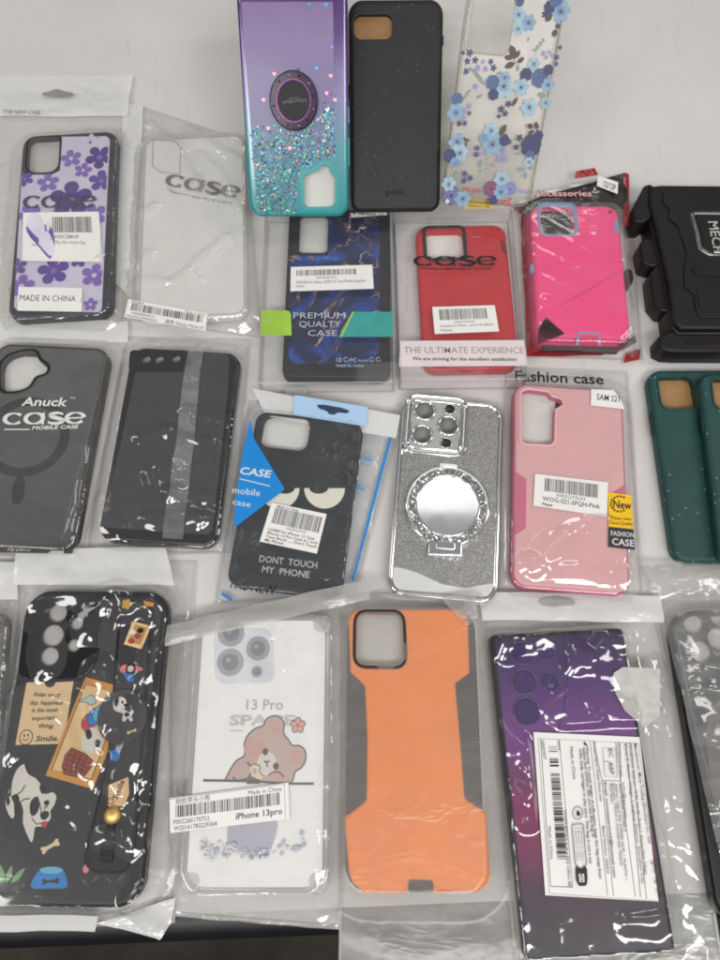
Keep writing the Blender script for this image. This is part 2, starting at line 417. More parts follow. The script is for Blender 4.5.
def film_sheet(fr, corners, obs, m, creases=(), flats=(), amp=.5, seed=0, D=13, step=1.2, name='front_film', root=None, edge=.7, ang=.6, c=None, outamp=1.0, rag=1.0, rise=None, inamp=.22, cgain=1.0, cw=1.5):
    """the clear front of a bag, draped over what lies in it (obs: frames), puckered and creased"""
    C = [Vector(fr.q(x, y, c or fr.c, w=edge)) for x, y in corners]
    L1 = max((C[1]-C[0]).length, (C[2]-C[3]).length); L2 = max((C[3]-C[0]).length, (C[2]-C[1]).length)
    nx, ny = max(6, int(L1/step)), max(6, int(L2/step)); vs = []; rnd = Vector((seed*7.31, seed*3.17, seed*1.9))
    cr = [([fr.q(x, y, c or fr.c, w=fr.T) for x, y in pl], hh, wd*cw) for pl, hh, wd in creases]
    fl = [[Vector(fr.q(x, y, c or fr.c, w=fr.T)) for x, y in f] for f in flats]
    ca, sa = math.cos(ang), math.sin(ang)
    for j in range(ny + 1):
        for i in range(nx + 1):
            s, t = i/nx, j/ny
            p = C[0].lerp(C[1], s).lerp(C[3].lerp(C[2], s), t)
            bd = min(s, 1-s)*L1, min(t, 1-t)*L2
            wob = rag*.9*noise.noise(Vector((p.x*.05, p.y*.05, 3)) + rnd)
            if s in (0, 1): p = p + Vector((wob, 0))
            if t in (0, 1): p = p + Vector((0, wob))
            u, v = p
            wp = fr.world(u, v); z = edge; ins = 1e9
            for ofr, r, gap in obs:
                a, b, _ = ofr.inv(wp); d = sdf(a, b, ofr.w, ofr.h, r); top = ofr.O.z - fr.O.z + ofr.T + gap
                ins = min(ins, d)
                hh = top if d <= 0 else edge + (top - edge)*(1 - min(1, d/D))**1.25
                z = max(z, hh)
            q = Vector((u*ca - v*sa, u*sa + v*ca, 0))
            w1 = noise.noise(Vector((q.x*.035, q.y*.09, 0)) + rnd + Vector((noise.noise(q*.03 + rnd)*1.2, 0, 0)))
            w2 = noise.noise(q*.11 + rnd*2); w3 = noise.noise(Vector((q.x*.3, q.y*.12, 5)) + rnd)
            rid = (1 - abs(w1)*2.4); rid = max(0, rid)**4
            f = 1.0
            for fq in fl:
                cx = sum(a.x for a in fq)/4; cy = sum(a.y for a in fq)/4
                hw = max(abs(a.x-cx) for a in fq); hv = max(abs(a.y-cy) for a in fq)
                d = max(abs(u-cx)-hw, abs(v-cy)-hv); f = min(f, max(0, min(1, d/4)))
            eb = min(1, min(bd)/5)
            ka = amp*(inamp + (outamp - inamp)*max(0, min(1, (ins + 4)/8)))
            zb = z
            io = max(0, min(1, (ins + 4)/8))
            z += f*eb*ka*(rid*.9 + (.22 + .13*io)*(w2+.4) + (.03 + .19*io)*(w3+.5))
            pm = max(.25, min(1.6, .75 + 2.2*noise.noise(Vector((u*.022, v*.022, 9)) + rnd*3)))
            z = zb + (z - zb)*pm
            for pl, hh, wd in cr:
                d = min(seg_d((u, v), pl[k], pl[k+1]) for k in range(len(pl)-1))
                d += wd*.45*noise.noise(Vector((u*.06, v*.06, seed)))
                if d < wd: z += f*hh*cgain*(1 - (max(0, d)/wd)**2)**2
            if rise: z += rise(s, t)
            vs.append((u, v, z))
    fs = [(j*(nx+1)+i, (j+1)*(nx+1)+i, (j+1)*(nx+1)+i+1, j*(nx+1)+i+1) for j in range(ny) for i in range(nx)]
    mb = MB(); mb.add(vs, fs, m, True); o = mb.build(name, root); return o
# ------------------------------------------------------------------ light and world
wd = bpy.data.worlds.new('World'); SC.world = wd; wd.use_nodes = True
nt = wd.node_tree; bg = nt.nodes['Background']
tc = nt.nodes.new('ShaderNodeTexCoord'); sx = nt.nodes.new('ShaderNodeSeparateXYZ'); rp = nt.nodes.new('ShaderNodeValToRGB')
nt.links.new(tc.outputs['Generated'], sx.inputs[0]); nt.links.new(sx.outputs['Z'], rp.inputs[0]); nt.links.new(rp.outputs[0], bg.inputs['Color'])
e = rp.color_ramp.elements; e[0].position = 0; e[0].color = (.12, .12, .125, 1); e[1].position = 1; e[1].color = (1.15, 1.15, 1.15, 1)
q = e.new(.12); q.color = (.3, .3, .3, 1); q = e.new(.45); q.color = (.6, .6, .6, 1); q = e.new(.8); q.color = (.9, .9, .9, 1)
bg.inputs['Strength'].default_value = .3
def lamp(name, loc, size, sy, power, tgt=(0, .15, 0), col=(1, .985, .965)):
    l = bpy.data.lights.new(name, 'AREA'); l.shape = 'RECTANGLE'; l.size = size; l.size_y = sy; l.energy = power; l.color = col
    o = bpy.data.objects.new(name, l); COL.objects.link(o); o.location = loc
    o.rotation_euler = (Vector(tgt) - Vector(loc)).to_track_quat('-Z', 'Y').to_euler(); return o
lamp('overhead_light', (-1.35, -.85, 1.75), .42, 1.0, 12.5)
lamp('overhead_light', (.55, -1.05, 1.75), 1.15, .42, 19)
lamp('overhead_light', (-.5, -1.2, 1.75), .5, .38, 8.5)
lamp('overhead_light', (.46, 2.0, 1.8), .9, .2, 3.5)
lamp('overhead_light', (1.8, .4, 1.75), .35, 1.1, 10.5)
lamp('overhead_light', (-1.9, .8, 1.75), .3, 1.0, 3.5)
lamp('overhead_light', (.2, .85, 1.75), .42, .5, .55, (.2, .75, 0))  # added dim panel, no real fixture: gives the mirror a bright ceiling to reflect
# ------------------------------------------------------------------ setting
def structure(o): o['kind'] = 'structure'; return o
M_TABLE = mat('white_laminate', '#d4d1ce', .36, scuff=.35, var=.05, vs=9, bump=.06, bs=400)
M_TRIM = mat('black_edge', '#17171a', .38, var=.2, vs=40, bump=.2)
A, B = P(0, 922), P(720, 892); dx = (B - A).normalized(); dy = Vector((-dx.y, dx.x, 0)); A0 = A - dx*700; B0 = B + dx*700
tfr = Fr((A0 + B0)/2, dx, dy, Vector((0, 0, 1)), 100, 100, 0)
tb = thing('table', 'white table top with a black rounded front edge, carrying all the phone cases', 'table', tfr)
hw = (B0 - A0).length/2
m = MB(); m.prism([(-hw, 0), (hw, 0), (hw, 1100), (-hw, 1100)], -24, 0, M_TABLE); m.build('tabletop', tb)
m = MB(); prof = [(0, -.25), (-3, -.4), (-8, -1.3), (-12, -3.6), (-14.5, -7.5), (-15.5, -13), (-15, -19), (-12, -24), (-6, -27), (0, -27)]
m.loft([[(x, a, b) for a, b in prof] for x in (hw, -hw)], M_TRIM, True, False); m.build('edge_trim', tb)
M_FLOOR = mat('dark_carpet', '#3a352f', .9, var=.55, vs=7, bump=.5, bs=300, bd=.002)
m = MB(); m.poly([(-3000, -3000), (3000, -3000), (3000, 3000), (-3000, 3000)], M_FLOOR, -720); structure(m.build('floor'))
# wedge that props up the three cases at the back
M_WEDGE = mat('white_card', '#cfccc7', .6, var=.05)
w0, w1 = P(262, 205), P(520, 205)
wf = Fr(Vector(((w0.x+w1.x)/2, w0.y + 6, .3)), Vector((1, 0, 0)), Vector((0, 1, 0)), Vector((0, 0, 1)), 1, 1, 0)
# ------------------------------------------------------------------ common materials
WHITE = mat('white_sticker', '#e9e7e2', .45, var=.03, bump=.05)
INK = mat('black_ink', '#1c1b1d', .5, var=.1, bump=0)
GREYINK = mat('grey_ink', '#6d6b69', .4, var=.1, bump=0)
PALEINK = mat('pale_ink', '#c9c9c6', .35, var=.05, bump=0)
FOAM = mat('white_foam', '#d8d6d0', .6, var=.05, vs=300, bump=.35, bs=450, bd=.0005)
BROWN = mat('brown_card', '#a07a52', .8, var=.12, vs=120, bump=.3)
CHROME = mat('chrome', '#dcdcdc', .1, metal=1, var=.03, bump=.06, bs=120, bd=.0004)
DARKHOLE = mat('dark_hole', '#141215', .4, bump=0)
F_CLEAR = film('clear_film', .075, rough=.07, f0=.06, bstr=.05)
F_CRISP = film('crisp_film', .015, rough=.05, f0=.075, bstr=.035, bs=100)
F_MILK = film('milky_film', .24, rough=.14, f0=.07, bstr=.3)
F_FROST = film('frosted_film', .34, '#dedcda', rough=.3, f0=.05, bstr=.3, hvar=.3)
F_STRIP = film('folded_strip', .62, '#dad8d4', rough=.25, f0=.06, bstr=.25, hvar=.15)
F_WHITE = film('white_film', .94, '#f8f7f5', rough=.16, f0=.06, bstr=.25, hvar=.08)
F_BACK = film('white_backing', .93, '#eeece8', rough=.3, f0=.04, bstr=.3, hvar=.1)
BI = [0]
def bag(name, label, corners, c, inner, front, back=F_BACK, group='clear plastic bags around the cases', **kw):
    BI[0] += 1; k = BI[0]
    fr = bag_frame(corners, c); root = thing(name, label, 'plastic bag', fr, group)
    if back: film_sheet(fr, corners, [], back, amp=.0, seed=k + 40, step=6, name='back_sheet', root=root, edge=-.45 + k*.025, rag=kw.get('rag', 1))
    kw.setdefault('seed', k)
    film_sheet(fr, corners, inner, front, root=root, edge=.55 + k*.03, **kw)
    pc = [Vector(fr.q(x, y, c, w=.8)) for x, y in corners]; ring = []
    for i in range(4):
        a_, b_ = pc[i], pc[(i+1) % 4]; n_ = max(4, int((b_-a_).length/4))
        for j in range(n_):
            p_ = a_.lerp(b_, j/n_); wv = .55*noise.noise(Vector((p_.x*.06, p_.y*.06, k))); ring.append((p_.x + wv, p_.y - wv))
    eb = MB(); eb.stroke(ring, [1.5 + .5*noise.noise(Vector((i*.3, k, 0))) for i in range(len(ring))], F_STRIP, 1.0 + k*.03, True); eb.build('sealed_edge', root)
    top = max([o.O.z - fr.O.z + o.T + g for o, r, g in inner] + [.8])
    fs = Fr(fr.O, fr.U, fr.V, fr.N, fr.w, fr.h, top + .45, c)
    return fs, root
def header(fs, root, corners, m, name='header_strip', obs=(), amp=.35, seed=5, edge=1.4, c=None, step=2, **kw):
    fr = Fr(fs.O, fs.U, fs.V, fs.N, fs.w, fs.h, edge, c or fs.c)
    return film_sheet(fr, corners, list(obs), m, amp=amp, seed=seed, root=root, name=name, edge=edge, step=step, **kw)
def insert(fr, root, rects, m=FOAM, depth=5.0, name='insert_sheet', pad=3):
    mb = MB()
    for cx, cy, w, h in rects: mb.poly(rr(cx, cy, w + pad, h + pad, 2), m, fr.T - depth)
    return mb.build(name, root)
GC = 'phone cases laid out on the table'
def case(name, label, fr): return thing(name, label, 'phone case', fr, GC)
# ================================================================== ROW OF THREE CASES AT THE BACK
# --- purple to teal glitter case
CB = (220, 0, 3); CB2 = (230, 60, 6)
fr = leaned((250, 217), (349, 217), 30, 44, 152, 9, CB)
g = case('glitter_phone_case', 'purple to teal see-through phone case full of loose glitter, with a round ring holder', fr)
M_GLF = gradmat('purple_teal_frame', [(0, '#1f8f92'), (.28, '#2f8f9a'), (.5, '#6a5a9c'), (.72, '#4c2074'), (1, '#3a125f')], -fr.h/2, fr.h/2, .18, .6)
M_GLP = gradmat('purple_teal_window', [(0, '#32797d'), (.2, '#4b7d8c'), (.4, '#766f98'), (.7, '#85719f'), (1, '#6a4a8c')], -fr.h/2, fr.h/2, .42, .15)
hx = fillet(fr.pts([(247,520),(285,508),(300,490),(318,487),(334,495),(338,508),(345,520),(352,540),(352,612),(340,626),(258,628),(247,615)]), 1)
hole = fillet(fr.pts([(252,535),(262,522),(290,514),(304,498),(316,496),(328,502),(333,516),(346,536),(346,608),(336,620),(262,622),(252,612)]), 1)
mb = MB(); shell(mb, fr, 9, M_GLF, 2.2, holes=[hole]); mb.build('body', g)
mb = MB(fr.T)
win = fr.pts([(60,2),(342,2),(347,470),(320,476),(290,480),(270,500),(238,512),(232,560),(230,640),(112,640),(104,560)])
mb.poly(fillet(win, 2), M_GLP, fr.T + .1)
mb.stroke(fillet(win, 2), 1.1, M_GLF, fr.T + .2, True)
mb.stroke(hx, 2.0, mat('teal_rim', '#1b9a98', .25, coat=.5), fr.T + .25, True)
mb.build('glitter_window', g)
rnd = random.Random(4); mb = MB(fr.T)
gc = [mat('flake_'+n_, h, .3, metal=.45, var=.05, bump=0) for n_, h in (('teal', '#46b7ac'), ('green', '#3fd6a2'), ('gold', '#cdbb84'), ('pink', '#d8929c'), ('blue', '#3f8fd0'), ('silver', '#b9c6ca'), ('dark', '#2c4858'), ('violet', '#6f6fb5'), ('sea', '#2f8a92'))]
def winok(u, v): 
    ins = False; p = win
    for i in range(len(p)):
        (x1, y1), (x2, y2) = p[i-1], p[i]
        if (y1 > v) != (y2 > v) and u < (x2-x1)*(v-y1)/(y2-y1)+x1: ins = not ins
    return ins
cnt = 0
while cnt < 1500:
    x = rnd.uniform(65, 345); y = rnd.uniform(230, 640)
    edge_y = 395 - 90*max(0, (x-230)/115)
    if y < edge_y + rnd.gauss(0, 14): continue
    u, v = fr.q(x, y)
    if not winok(u, v): continue
    cnt += 1; s_ = rnd.choice((.35, .45, .5, .7)); a = rnd.uniform(0, 6.28)
    tl = [rnd.uniform(-.25, .25) for _ in range(6)]; n_ = 6
    mb.add([(u + s_*math.cos(a+6.283*i/n_), v + s_*math.sin(a+6.283*i/n_), fr.T + .45 + tl[i]*s_) for i in range(n_)], [tuple(range(n_))], rnd.choice(gc + [gc[0], gc[8], gc[8], gc[6], gc[6], gc[4]]))
for _ in range(260):
    u, v = fr.q(rnd.uniform(65, 345), rnd.uniform(0, 420))
    if winok(u, v):
        s_ = .16; mb.add([(u+s_, v, fr.T+.3), (u, v+s_, fr.T+.32), (u-s_, v, fr.T+.3), (u, v-s_, fr.T+.33)], [(0, 1, 2, 3)], gc[7] if rnd.random() < .8 else gc[5])
for x, y, k_ in ((235,210,6),(290,205,4),(332,228,3),(163,222,3),(131,300,3),(145,385,3),(320,280,3),(335,142,7),(345,300,3),(318,15,4),(268,15,8),(322,330,5),(210,445,3)):
    u, v = fr.q(x, y); hrt = [(u+1.3*a_, v+1.3*b_) for a_, b_ in ((0,-1),(.9,0),(.9,.6),(.45,.9),(0,.5),(-.45,.9),(-.9,.6),(-.9,0))]; mb.poly(hrt, gc[k_], fr.T + .6)
mb.build('loose_glitter', g)
mb = MB(); u, v = fr.q(222, 303); r_ = 72*fr.k(222, 303)
M_RD = mat('plum_metal', '#23102a', .4, metal=.4, coat=.2, bump=.03); M_RIN = mat('black_disc', '#0d0b12', .5, bump=.05)
mb.prism(ell(u, v, r_, r_*1.12, 48), fr.T + .5, fr.T + 3, M_RD, bev=.7); mb.build('ring_holder', g)
rh = bpy.context.scene.objects['ring_holder']
mb = MB(); mb.prism(ell(u, v, r_*.7, r_*.78, 40), fr.T + 2.9, fr.T + 3.4, M_RIN, bev=.3); mb.stroke(ell(u, v, r_*.7, r_*.78, 40), .5, mat('plum_rim', '#6a2f6a', .2, metal=.8), fr.T + 3.42, True)
mb.text(fr, 'Heartfeel', (258, 296), (190, 303), 10, GREYINK, w=fr.T + 3.5); mb.text(fr, '~~', (240, 290), (205, 293), 8, GREYINK, w=fr.T+3.5, bold=.02)
mb.build('disc', rh)
mb = MB()
for i in range(12):
    t = 2*math.pi*i/12 + .2; mb.dome(u + r_*.85*math.cos(t), v + r_*.95*math.sin(t), fr.T + 2.95, .75, .55, CHROME if i % 2 else M_RD, 8, 2)
mb.build('rhinestones', rh)
for y0, y1 in ((320, 372), (412, 500)):
    a = fr.q(380, y0)[1]; b = fr.q(380, y1)[1]; mb = MB(); mb.prism(rr(fr.w/2, (a+b)/2, 1.4, abs(a-b), .6), 2, fr.T - 1.5, M_GLF, bev=.4); mb.build('side_button', g)
insert(fr, g, [fr.rect(252, 500, 346, 622)])
# --- plain black case with brown card in its opening
fr = leaned((351, 212), (440, 211), 27, 34, 128, 9, CB)
g = case('black_phone_case', 'plain matte black speckled phone case with brown card showing in its camera opening', fr)
M_PELA = speckmat('black_bioplastic', '#141518', '#5d5a55', .55, 500, .06)
hole = rr(*fr.rect(402, 43, 518, 118), 4.6)
mb = MB(); shell(mb, fr, [9, 9, 7, 7], M_PELA, 3.2, holes=[hole]); mb.build('body', g)
mb = MB(); mb.loft([[(x, y, fr.T + .02) for x, y in inset(hole, -1.8)], [(x, y, fr.T + .35) for x, y in inset(hole, -.9)], [(x, y, fr.T - .3) for x, y in inset(hole, .1)]], M_PELA); mb.build('camera_rim', g)
insert(fr, g, [fr.rect(402, 43, 518, 118)], BROWN, name='card_insert')
mb = MB(fr.T); mb.text(fr, 'pela', (498, 585), (551, 583), 17, mat('gloss_black', '#0b0b0d', .2, bump=0), bold=.03); mb.text(fr, 'ˇ', (514, 556), (528, 556), 12, mat('gloss_black', '#0b0b0d', .2), bold=.03); mb.build('brand_mark', g)
for y0, y1 in ((105, 135), (250, 290)):
    a = fr.q(380, y0)[1]; b = fr.q(380, y1)[1]; mb = MB(); mb.prism(rr(-fr.w/2 if y0 > 200 else fr.w/2, (a+b)/2, 1.3, abs(a-b), .6), 2, fr.T - 2, M_PELA, bev=.4); mb.build('side_button', g)
FR_BLACK = fr
# --- clear floral case
CF1 = (440, 0, 5.143); CF2 = (440, 100, 5.143)
fr = leaned((442, 206), (531, 203), 29, 44, 128, 9, CF1, lean=-6.5)
g = case('floral_phone_case', 'clear phone case printed with blue roses and small dark leaves', fr)
M_CLF = clearmat('clear_tpu', (.9, .885, .85, 1), .16, .2, .03, '#c6c0b3')
hole = rr(*fr.rect(140, -60, 375, 280), 5)
mb = MB(); shell(mb, fr, 9, M_CLF, 2.2, holes=[hole], hd=2); mb.build('body', g)
mb = MB(); edgem = clearmat('clear_tpu_edge', (.8, .78, .7, 1), .35, .1, .1, '#c9c3b2')
for d in (.7, 3.6): mb.tube([(x, y, fr.T - .1) for x, y in rr(0, 0, fr.w - 2*d, fr.h - 2*d, 9 - d, 7)], .28, edgem, 6, True)
mb.tube([(x, y, fr.T) for x, y in hole], .4, edgem, 6, True); mb.build('raised_rim', g)
mb = MB(fr.T + .15)
C_ = {k: mat('print_' + k, h, .4, var=.16, vs=300, bump=0) for k, h in (('navy', '#232d57'), ('blue', '#54739f'), ('sky', '#84a2bd'), ('pale', '#9ab8c8'), ('teal', '#8fb0b5'), ('lav', '#8f8cc0'), ('leaf', '#7f948e'), ('brown', '#4a3a38'), ('red', '#b2505a'), ('indigo', '#34376f'), ('white', '#d9e3e8'))}
def rose(x, y, r, c, k1, k2):
    u, v = fr.q(x, y, c); r *= fr.k(x, y, c); mb.poly(petal(u, v, r, 7, .86, .6, .3), C_[k1])
    for i, q_ in enumerate((.78, .55, .33)): mb.stroke(petal(u + .1*i, v, r*q_, 5, .9, .7, i), r*.09, C_[k2], closed=True)
    mb.poly(ell(u, v, r*.16, n=10), C_['indigo'])
def daisy(x, y, r, c, k1, k2='navy', rot=.2):
    u, v = fr.q(x, y, c); r *= fr.k(x, y, c); mb.poly(petal(u, v, r, 6, .62, .6, rot), C_[k1])
    for i in range(9): a = i*.7+rot; mb.stroke([(u + r*.1*math.cos(a), v + r*.1*math.sin(a)), (u + r*.45*math.cos(a), v + r*.45*math.sin(a))], r*.05, C_[k2])
    mb.poly(ell(u, v, r*.12, n=10), C_[k2])
def tiny(x, y, r, c, k1):
    u, v = fr.q(x, y, c); r *= fr.k(x, y, c); mb.poly(petal(u, v, r, 5, .35, .6, x, 30), C_[k1])
def leaf(x, y, x2, y2, c, k1, wd_=.5):
    a, b = Vector(fr.q(x, y, c)), Vector(fr.q(x2, y2, c)); d = b - a; n_ = Vector((-d.y, d.x)) * wd_ * .5
    mb.poly([tuple(a + d*t + n_*math.sin(math.pi*t)**.8) for t in (0, .15, .35, .6, .8, 1)] + [tuple(a + d*t - n_*math.sin(math.pi*t)**.8) for t in (.8, .6, .35, .15)], C_[k1])
# first detail: upper half
daisy(405, 75, 40, CF1, 'pale'); rose(408, 5, 26, CF1, 'navy', 'blue'); daisy(455, 118, 40, CF1, 'sky'); daisy(402, 150, 30, CF1, 'pale'); leaf(455, 190, 450, 215, CF1, 'leaf')
daisy(620, 60, 52, CF1, 'sky'); rose(562, 38, 30, CF1, 'navy', 'indigo'); rose(598, -2, 36, CF1, 'blue', 'navy'); tiny(538, 75, 18, CF1, 'navy'); leaf(575, 70, 540, 112, CF1, 'brown', .7)
for a in ((598, 120, 606, 150), (596, 150, 580, 192), (600, 150, 612, 122)): leaf(*a, CF1, 'brown', .8)
for a in ((385, 305, 362, 232), (390, 300, 408, 258), (375, 300, 328, 292), (385, 325, 330, 347), (395, 325, 432, 295), (398, 330, 400, 368)): leaf(*a, CF1, 'brown' if a[3] < 360 else 'leaf', .55)
mb.stroke([fr.q(360, 262, CF1), fr.q(390, 330, CF1)], .35, C_['brown'])
for x, y, r in ((152, 273, 19), (140, 315, 17), (180, 310, 17), (133, 368, 16), (260, 318, 15), (274, 350, 17), (118, 272, 12), (615, 245, 13), (598, 295, 15), (595, 330, 13)): tiny(x, y, r, CF1, 'indigo')
for x, y, r in ((193, 350, 17), (233, 355, 15), (181, 445, 16), (220, 318, 12), (530, 275, 13), (560, 268, 11), (545, 295, 11), (575, 285, 10)): tiny(x, y, r, CF1, 'lav')
for i in range(7): leaf(495 + i*6, 265 - i*9, 480 + i*8 + (12 if i % 2 else -4), 250 - i*9, CF1, 'leaf', .5)
mb.stroke([fr.q(480, 290, CF1), fr.q(540, 205, CF1)], .2, C_['leaf'])
daisy(480, 330, 34, CF1, 'pale'); rose(440, 385, 32, CF1, 'navy', 'indigo'); rose(510, 402, 46, CF1, 'blue', 'navy'); rose(553, 360, 26, CF1, 'navy', 'indigo'); daisy(553, 438, 34, CF1, 'sky'); daisy(415, 450, 42, CF1, 'pale'); leaf(500, 480, 545, 500, CF1, 'leaf')
daisy(325, 445, 58, CF1, 'pale'); rose(268, 425, 36, CF1, 'blue', 'navy'); rose(272, 487, 27, CF1, 'navy', 'indigo'); daisy(330, 400, 30, CF1, 'sky'); leaf(230, 440, 160, 345, CF1, 'leaf', .15); leaf(215, 485, 190, 505, CF1, 'leaf'); leaf(290, 380, 315, 372, CF1, 'leaf'); leaf(160, 370, 150, 345, CF1, 'leaf')
daisy(455, 552, 44, CF1, 'pale'); tiny(348, 535, 17, CF1, 'navy'); tiny(312, 562, 18, CF1, 'navy'); tiny(332, 584, 16, CF1, 'navy'); tiny(300, 598, 12, CF1, 'navy'); leaf(365, 550, 395, 500, CF1, 'brown', .4)
rose(84, 510, 32, CF1, 'blue', 'navy'); daisy(80, 580, 46, CF1, 'sky'); daisy(538, 530, 30, CF1, 'teal')
for i in range(5): leaf(110 + i*8, 520 - i*12, 125 + i*8, 510 - i*12, CF1, 'leaf', .5)
for x, y in ((122, 568), (148, 546), (120, 606)): tiny(x, y, 14, CF1, 'lav')
# lower half
leaf(95, 105, 98, 138, CF2, 'brown', .8); tiny(124, 120, 14, CF2, 'indigo'); tiny(148, 68, 12, CF2, 'indigo')
daisy(85, 215, 46, CF2, 'sky'); daisy(98, 272, 46, CF2, 'pale'); rose(46, 287, 34, CF2, 'navy', 'indigo'); rose(74, 322, 26, CF2, 'sky', 'blue')
for a in ((130, 215, 120, 190), (130, 215, 148, 200), (130, 215, 128, 240)): leaf(*a, CF2, 'brown', .6)
daisy(258, 158, 40, CF2, 'pale'); daisy(265, 228, 54, CF2, 'sky'); rose(222, 195, 24, CF2, 'sky', 'blue'); rose(325, 208, 28, CF2, 'indigo', 'navy'); leaf(300, 185, 335, 125, CF2, 'brown', .5); leaf(310, 190, 340, 175, CF2, 'brown', .5)
for x, y in ((186, 247), (182, 280), (350, 215)): tiny(x, y, 15, CF2, 'indigo')
for x, y in ((208, 275), (325, 255), (300, 282), (325, 285), (330, 310), (300, 305)): tiny(x, y, 13, CF2, 'lav')
for i in range(6): leaf(245 - (i % 2)*30, 290 + i*13, 235 - (i % 2)*40, 310 + i*13, CF2, 'leaf', .4)
leaf(215, 310, 190, 340, CF2, 'leaf', .4); leaf(265, 320, 275, 345, CF2, 'leaf', .4)
rose(460, 235, 54, CF2, 'navy', 'indigo'); rose(498, 185, 26, CF2, 'navy', 'indigo'); tiny(402, 195, 19, CF2, 'navy'); tiny(385, 242, 16, CF2, 'navy'); rose(455, 290, 26, CF2, 'blue', 'navy'); leaf(415, 275, 385, 275, CF2, 'leaf'); daisy(450, 318, 26, CF2, 'pale')
for a in ((470, 145, 440, 125), (480, 145, 490, 110), (480, 150, 500, 130), (475, 155, 445, 180), (485, 155, 505, 165)): leaf(*a, CF2, 'brown', .7)
for a in ((430, 355, 390, 355), (440, 350, 468, 348), (430, 365, 430, 405), (85, 365, 75, 405), (80, 360, 95, 385)): leaf(*a, CF2, 'leaf', .6)
for x, y in ((122, 378), (118, 412), (148, 400)): tiny(x, y, 17, CF2, 'indigo')
rose(52, 488, 46, CF2, 'indigo', 'lav'); daisy(40, 430, 36, CF2, 'pale'); daisy(112, 505, 42, CF2, 'sky'); tiny(32, 518, 12, CF2, 'white')
rose(255, 455, 38, CF2, 'indigo', 'red'); rose(268, 512, 24, CF2, 'indigo', 'navy'); daisy(310, 405, 40, CF2, 'pale'); rose(350, 455, 36, CF2, 'lav', 'blue'); daisy(305, 470, 38, CF2, 'sky'); tiny(402, 465, 12, CF2, 'lav'); tiny(432, 468, 12, CF2, 'lav')
for a in ((335, 515, 300, 530), (335, 515, 365, 500), (335, 520, 360, 545), (150, 470, 120, 445), (165, 468, 205, 460), (290, 515, 320, 520)): leaf(*a, CF2, 'red', .5)
mb.build('flower_print', g)
mb = MB(fr.T - 3); mb.poly(fr.pts([(130, 505), (285, 510), (278, 560), (125, 560)], CF2), mat('yellow_sticker', '#d9b93f', .5, var=.08), fr.T - 2.6)
mb.text(fr, 'WARRANTY CARD', (150, 552), (262, 556), 10, INK, CF2, w=fr.T - 2.5); mb.stroke([fr.q(150, 528, CF2), fr.q(250, 530, CF2)], .5, INK, fr.T - 2.5); mb.build('yellow_label', g)
# the wedge stands under all three
mb = MB(); hwid = (w1.x - w0.x)/2
mb.loft([[(x, a, b) for a, b in ((0, 0), (2, 1), (100, 62), (150, 62), (150, 0))] for x in (hwid, -hwid)], M_WEDGE, False, True)
for x, up_ in ((hwid, True), (-hwid, False)):
    mb.add([(x, 0, 0), (x, 2, 1), (x, 100, 62), (x, 150, 62), (x, 150, 0)], [(0, 4, 3, 2, 1) if not up_ else (0, 1, 2, 3, 4)], M_WEDGE)
wdg = mb.build('wedge_stand'); wdg.matrix_world = Matrix.Translation(wf.O*S)
wdg['label'] = 'white wedge stand hidden under the three cases leaning at the back'; wdg['category'] = 'display stand'
# ================================================================== SECOND ROW
# --- purple flower case in its bag
CA = (0, 80, 3.693)
fr = flat([(78, 190), (440, 198), (400, 880), (35, 868)], 10, 1.0, CA, True)
g = case('flower_phone_case', 'black edged phone case with purple flowers on white, behind a torn barcode label', fr)
M_NAVY = mat('navy_black_rubber', '#1b1c28', .45, var=.2, bump=.25)
hole = rr(*fr.rect(100, 212, 222, 346), [3, 5, 9, 8])
mb = MB(); shell(mb, fr, 10, M_NAVY, 2.6, holes=[hole]); mb.build('body', g)
M_LAVW = mat('pearl_white', '#cfc8dc', .25, var=.06, bump=.04, coat=.4)
panel = fillet(fr.pts([(80, 350), (190, 350), (222, 335), (224, 210), (395, 208), (406, 222), (376, 845), (366, 858), (64, 850), (52, 838)]), 1)
mb = MB(fr.T + .05); mb.poly(panel, M_LAVW)
VD, VL, VM = mat('violet_dark', '#4b2d82', .3, var=.1, bump=0, coat=.3), mat('violet_light', '#7f62b4', .3, var=.1, bump=0, coat=.3), mat('violet_mid', '#5c3d99', .3, var=.1, bump=0, coat=.3)
def clipflower(x, y, r, mm, ctr, rot):
    u, v = fr.q(x, y); r *= fr.k(x, y); p = petal(u, v, r, 5, .42, .55, rot, 60)
    xs = [a for a, b in panel]; ys = [b for a, b in panel]
    lo, hi, bt, tp = min(xs), max(xs), min(ys), max(ys)
    def edge_u(b, side): t = (b - bt)/(tp - bt); l0, l1 = fr.q(52, 838)[0]+.4, fr.q(80, 350)[0]+.4; r0, r1 = fr.q(373, 845)[0]-.4, fr.q(404, 222)[0]-.4; return (l0 + (l1-l0)*min(1, t/.78)) if side < 0 else (r0 + (r1-r0)*t)
    p = [(max(edge_u(b, -1), min(edge_u(b, 1), a)), max(bt+.3, min(tp-.3, b))) for a, b in p]
    mb.poly(p, mm); 
    if all(abs(q_ - c_) < r*.9 for q_, c_ in ((max(edge_u(v, -1), min(edge_u(v, 1), u)), u), (v, v))): mb.poly(ell(u, v, r*.2, n=14), ctr)
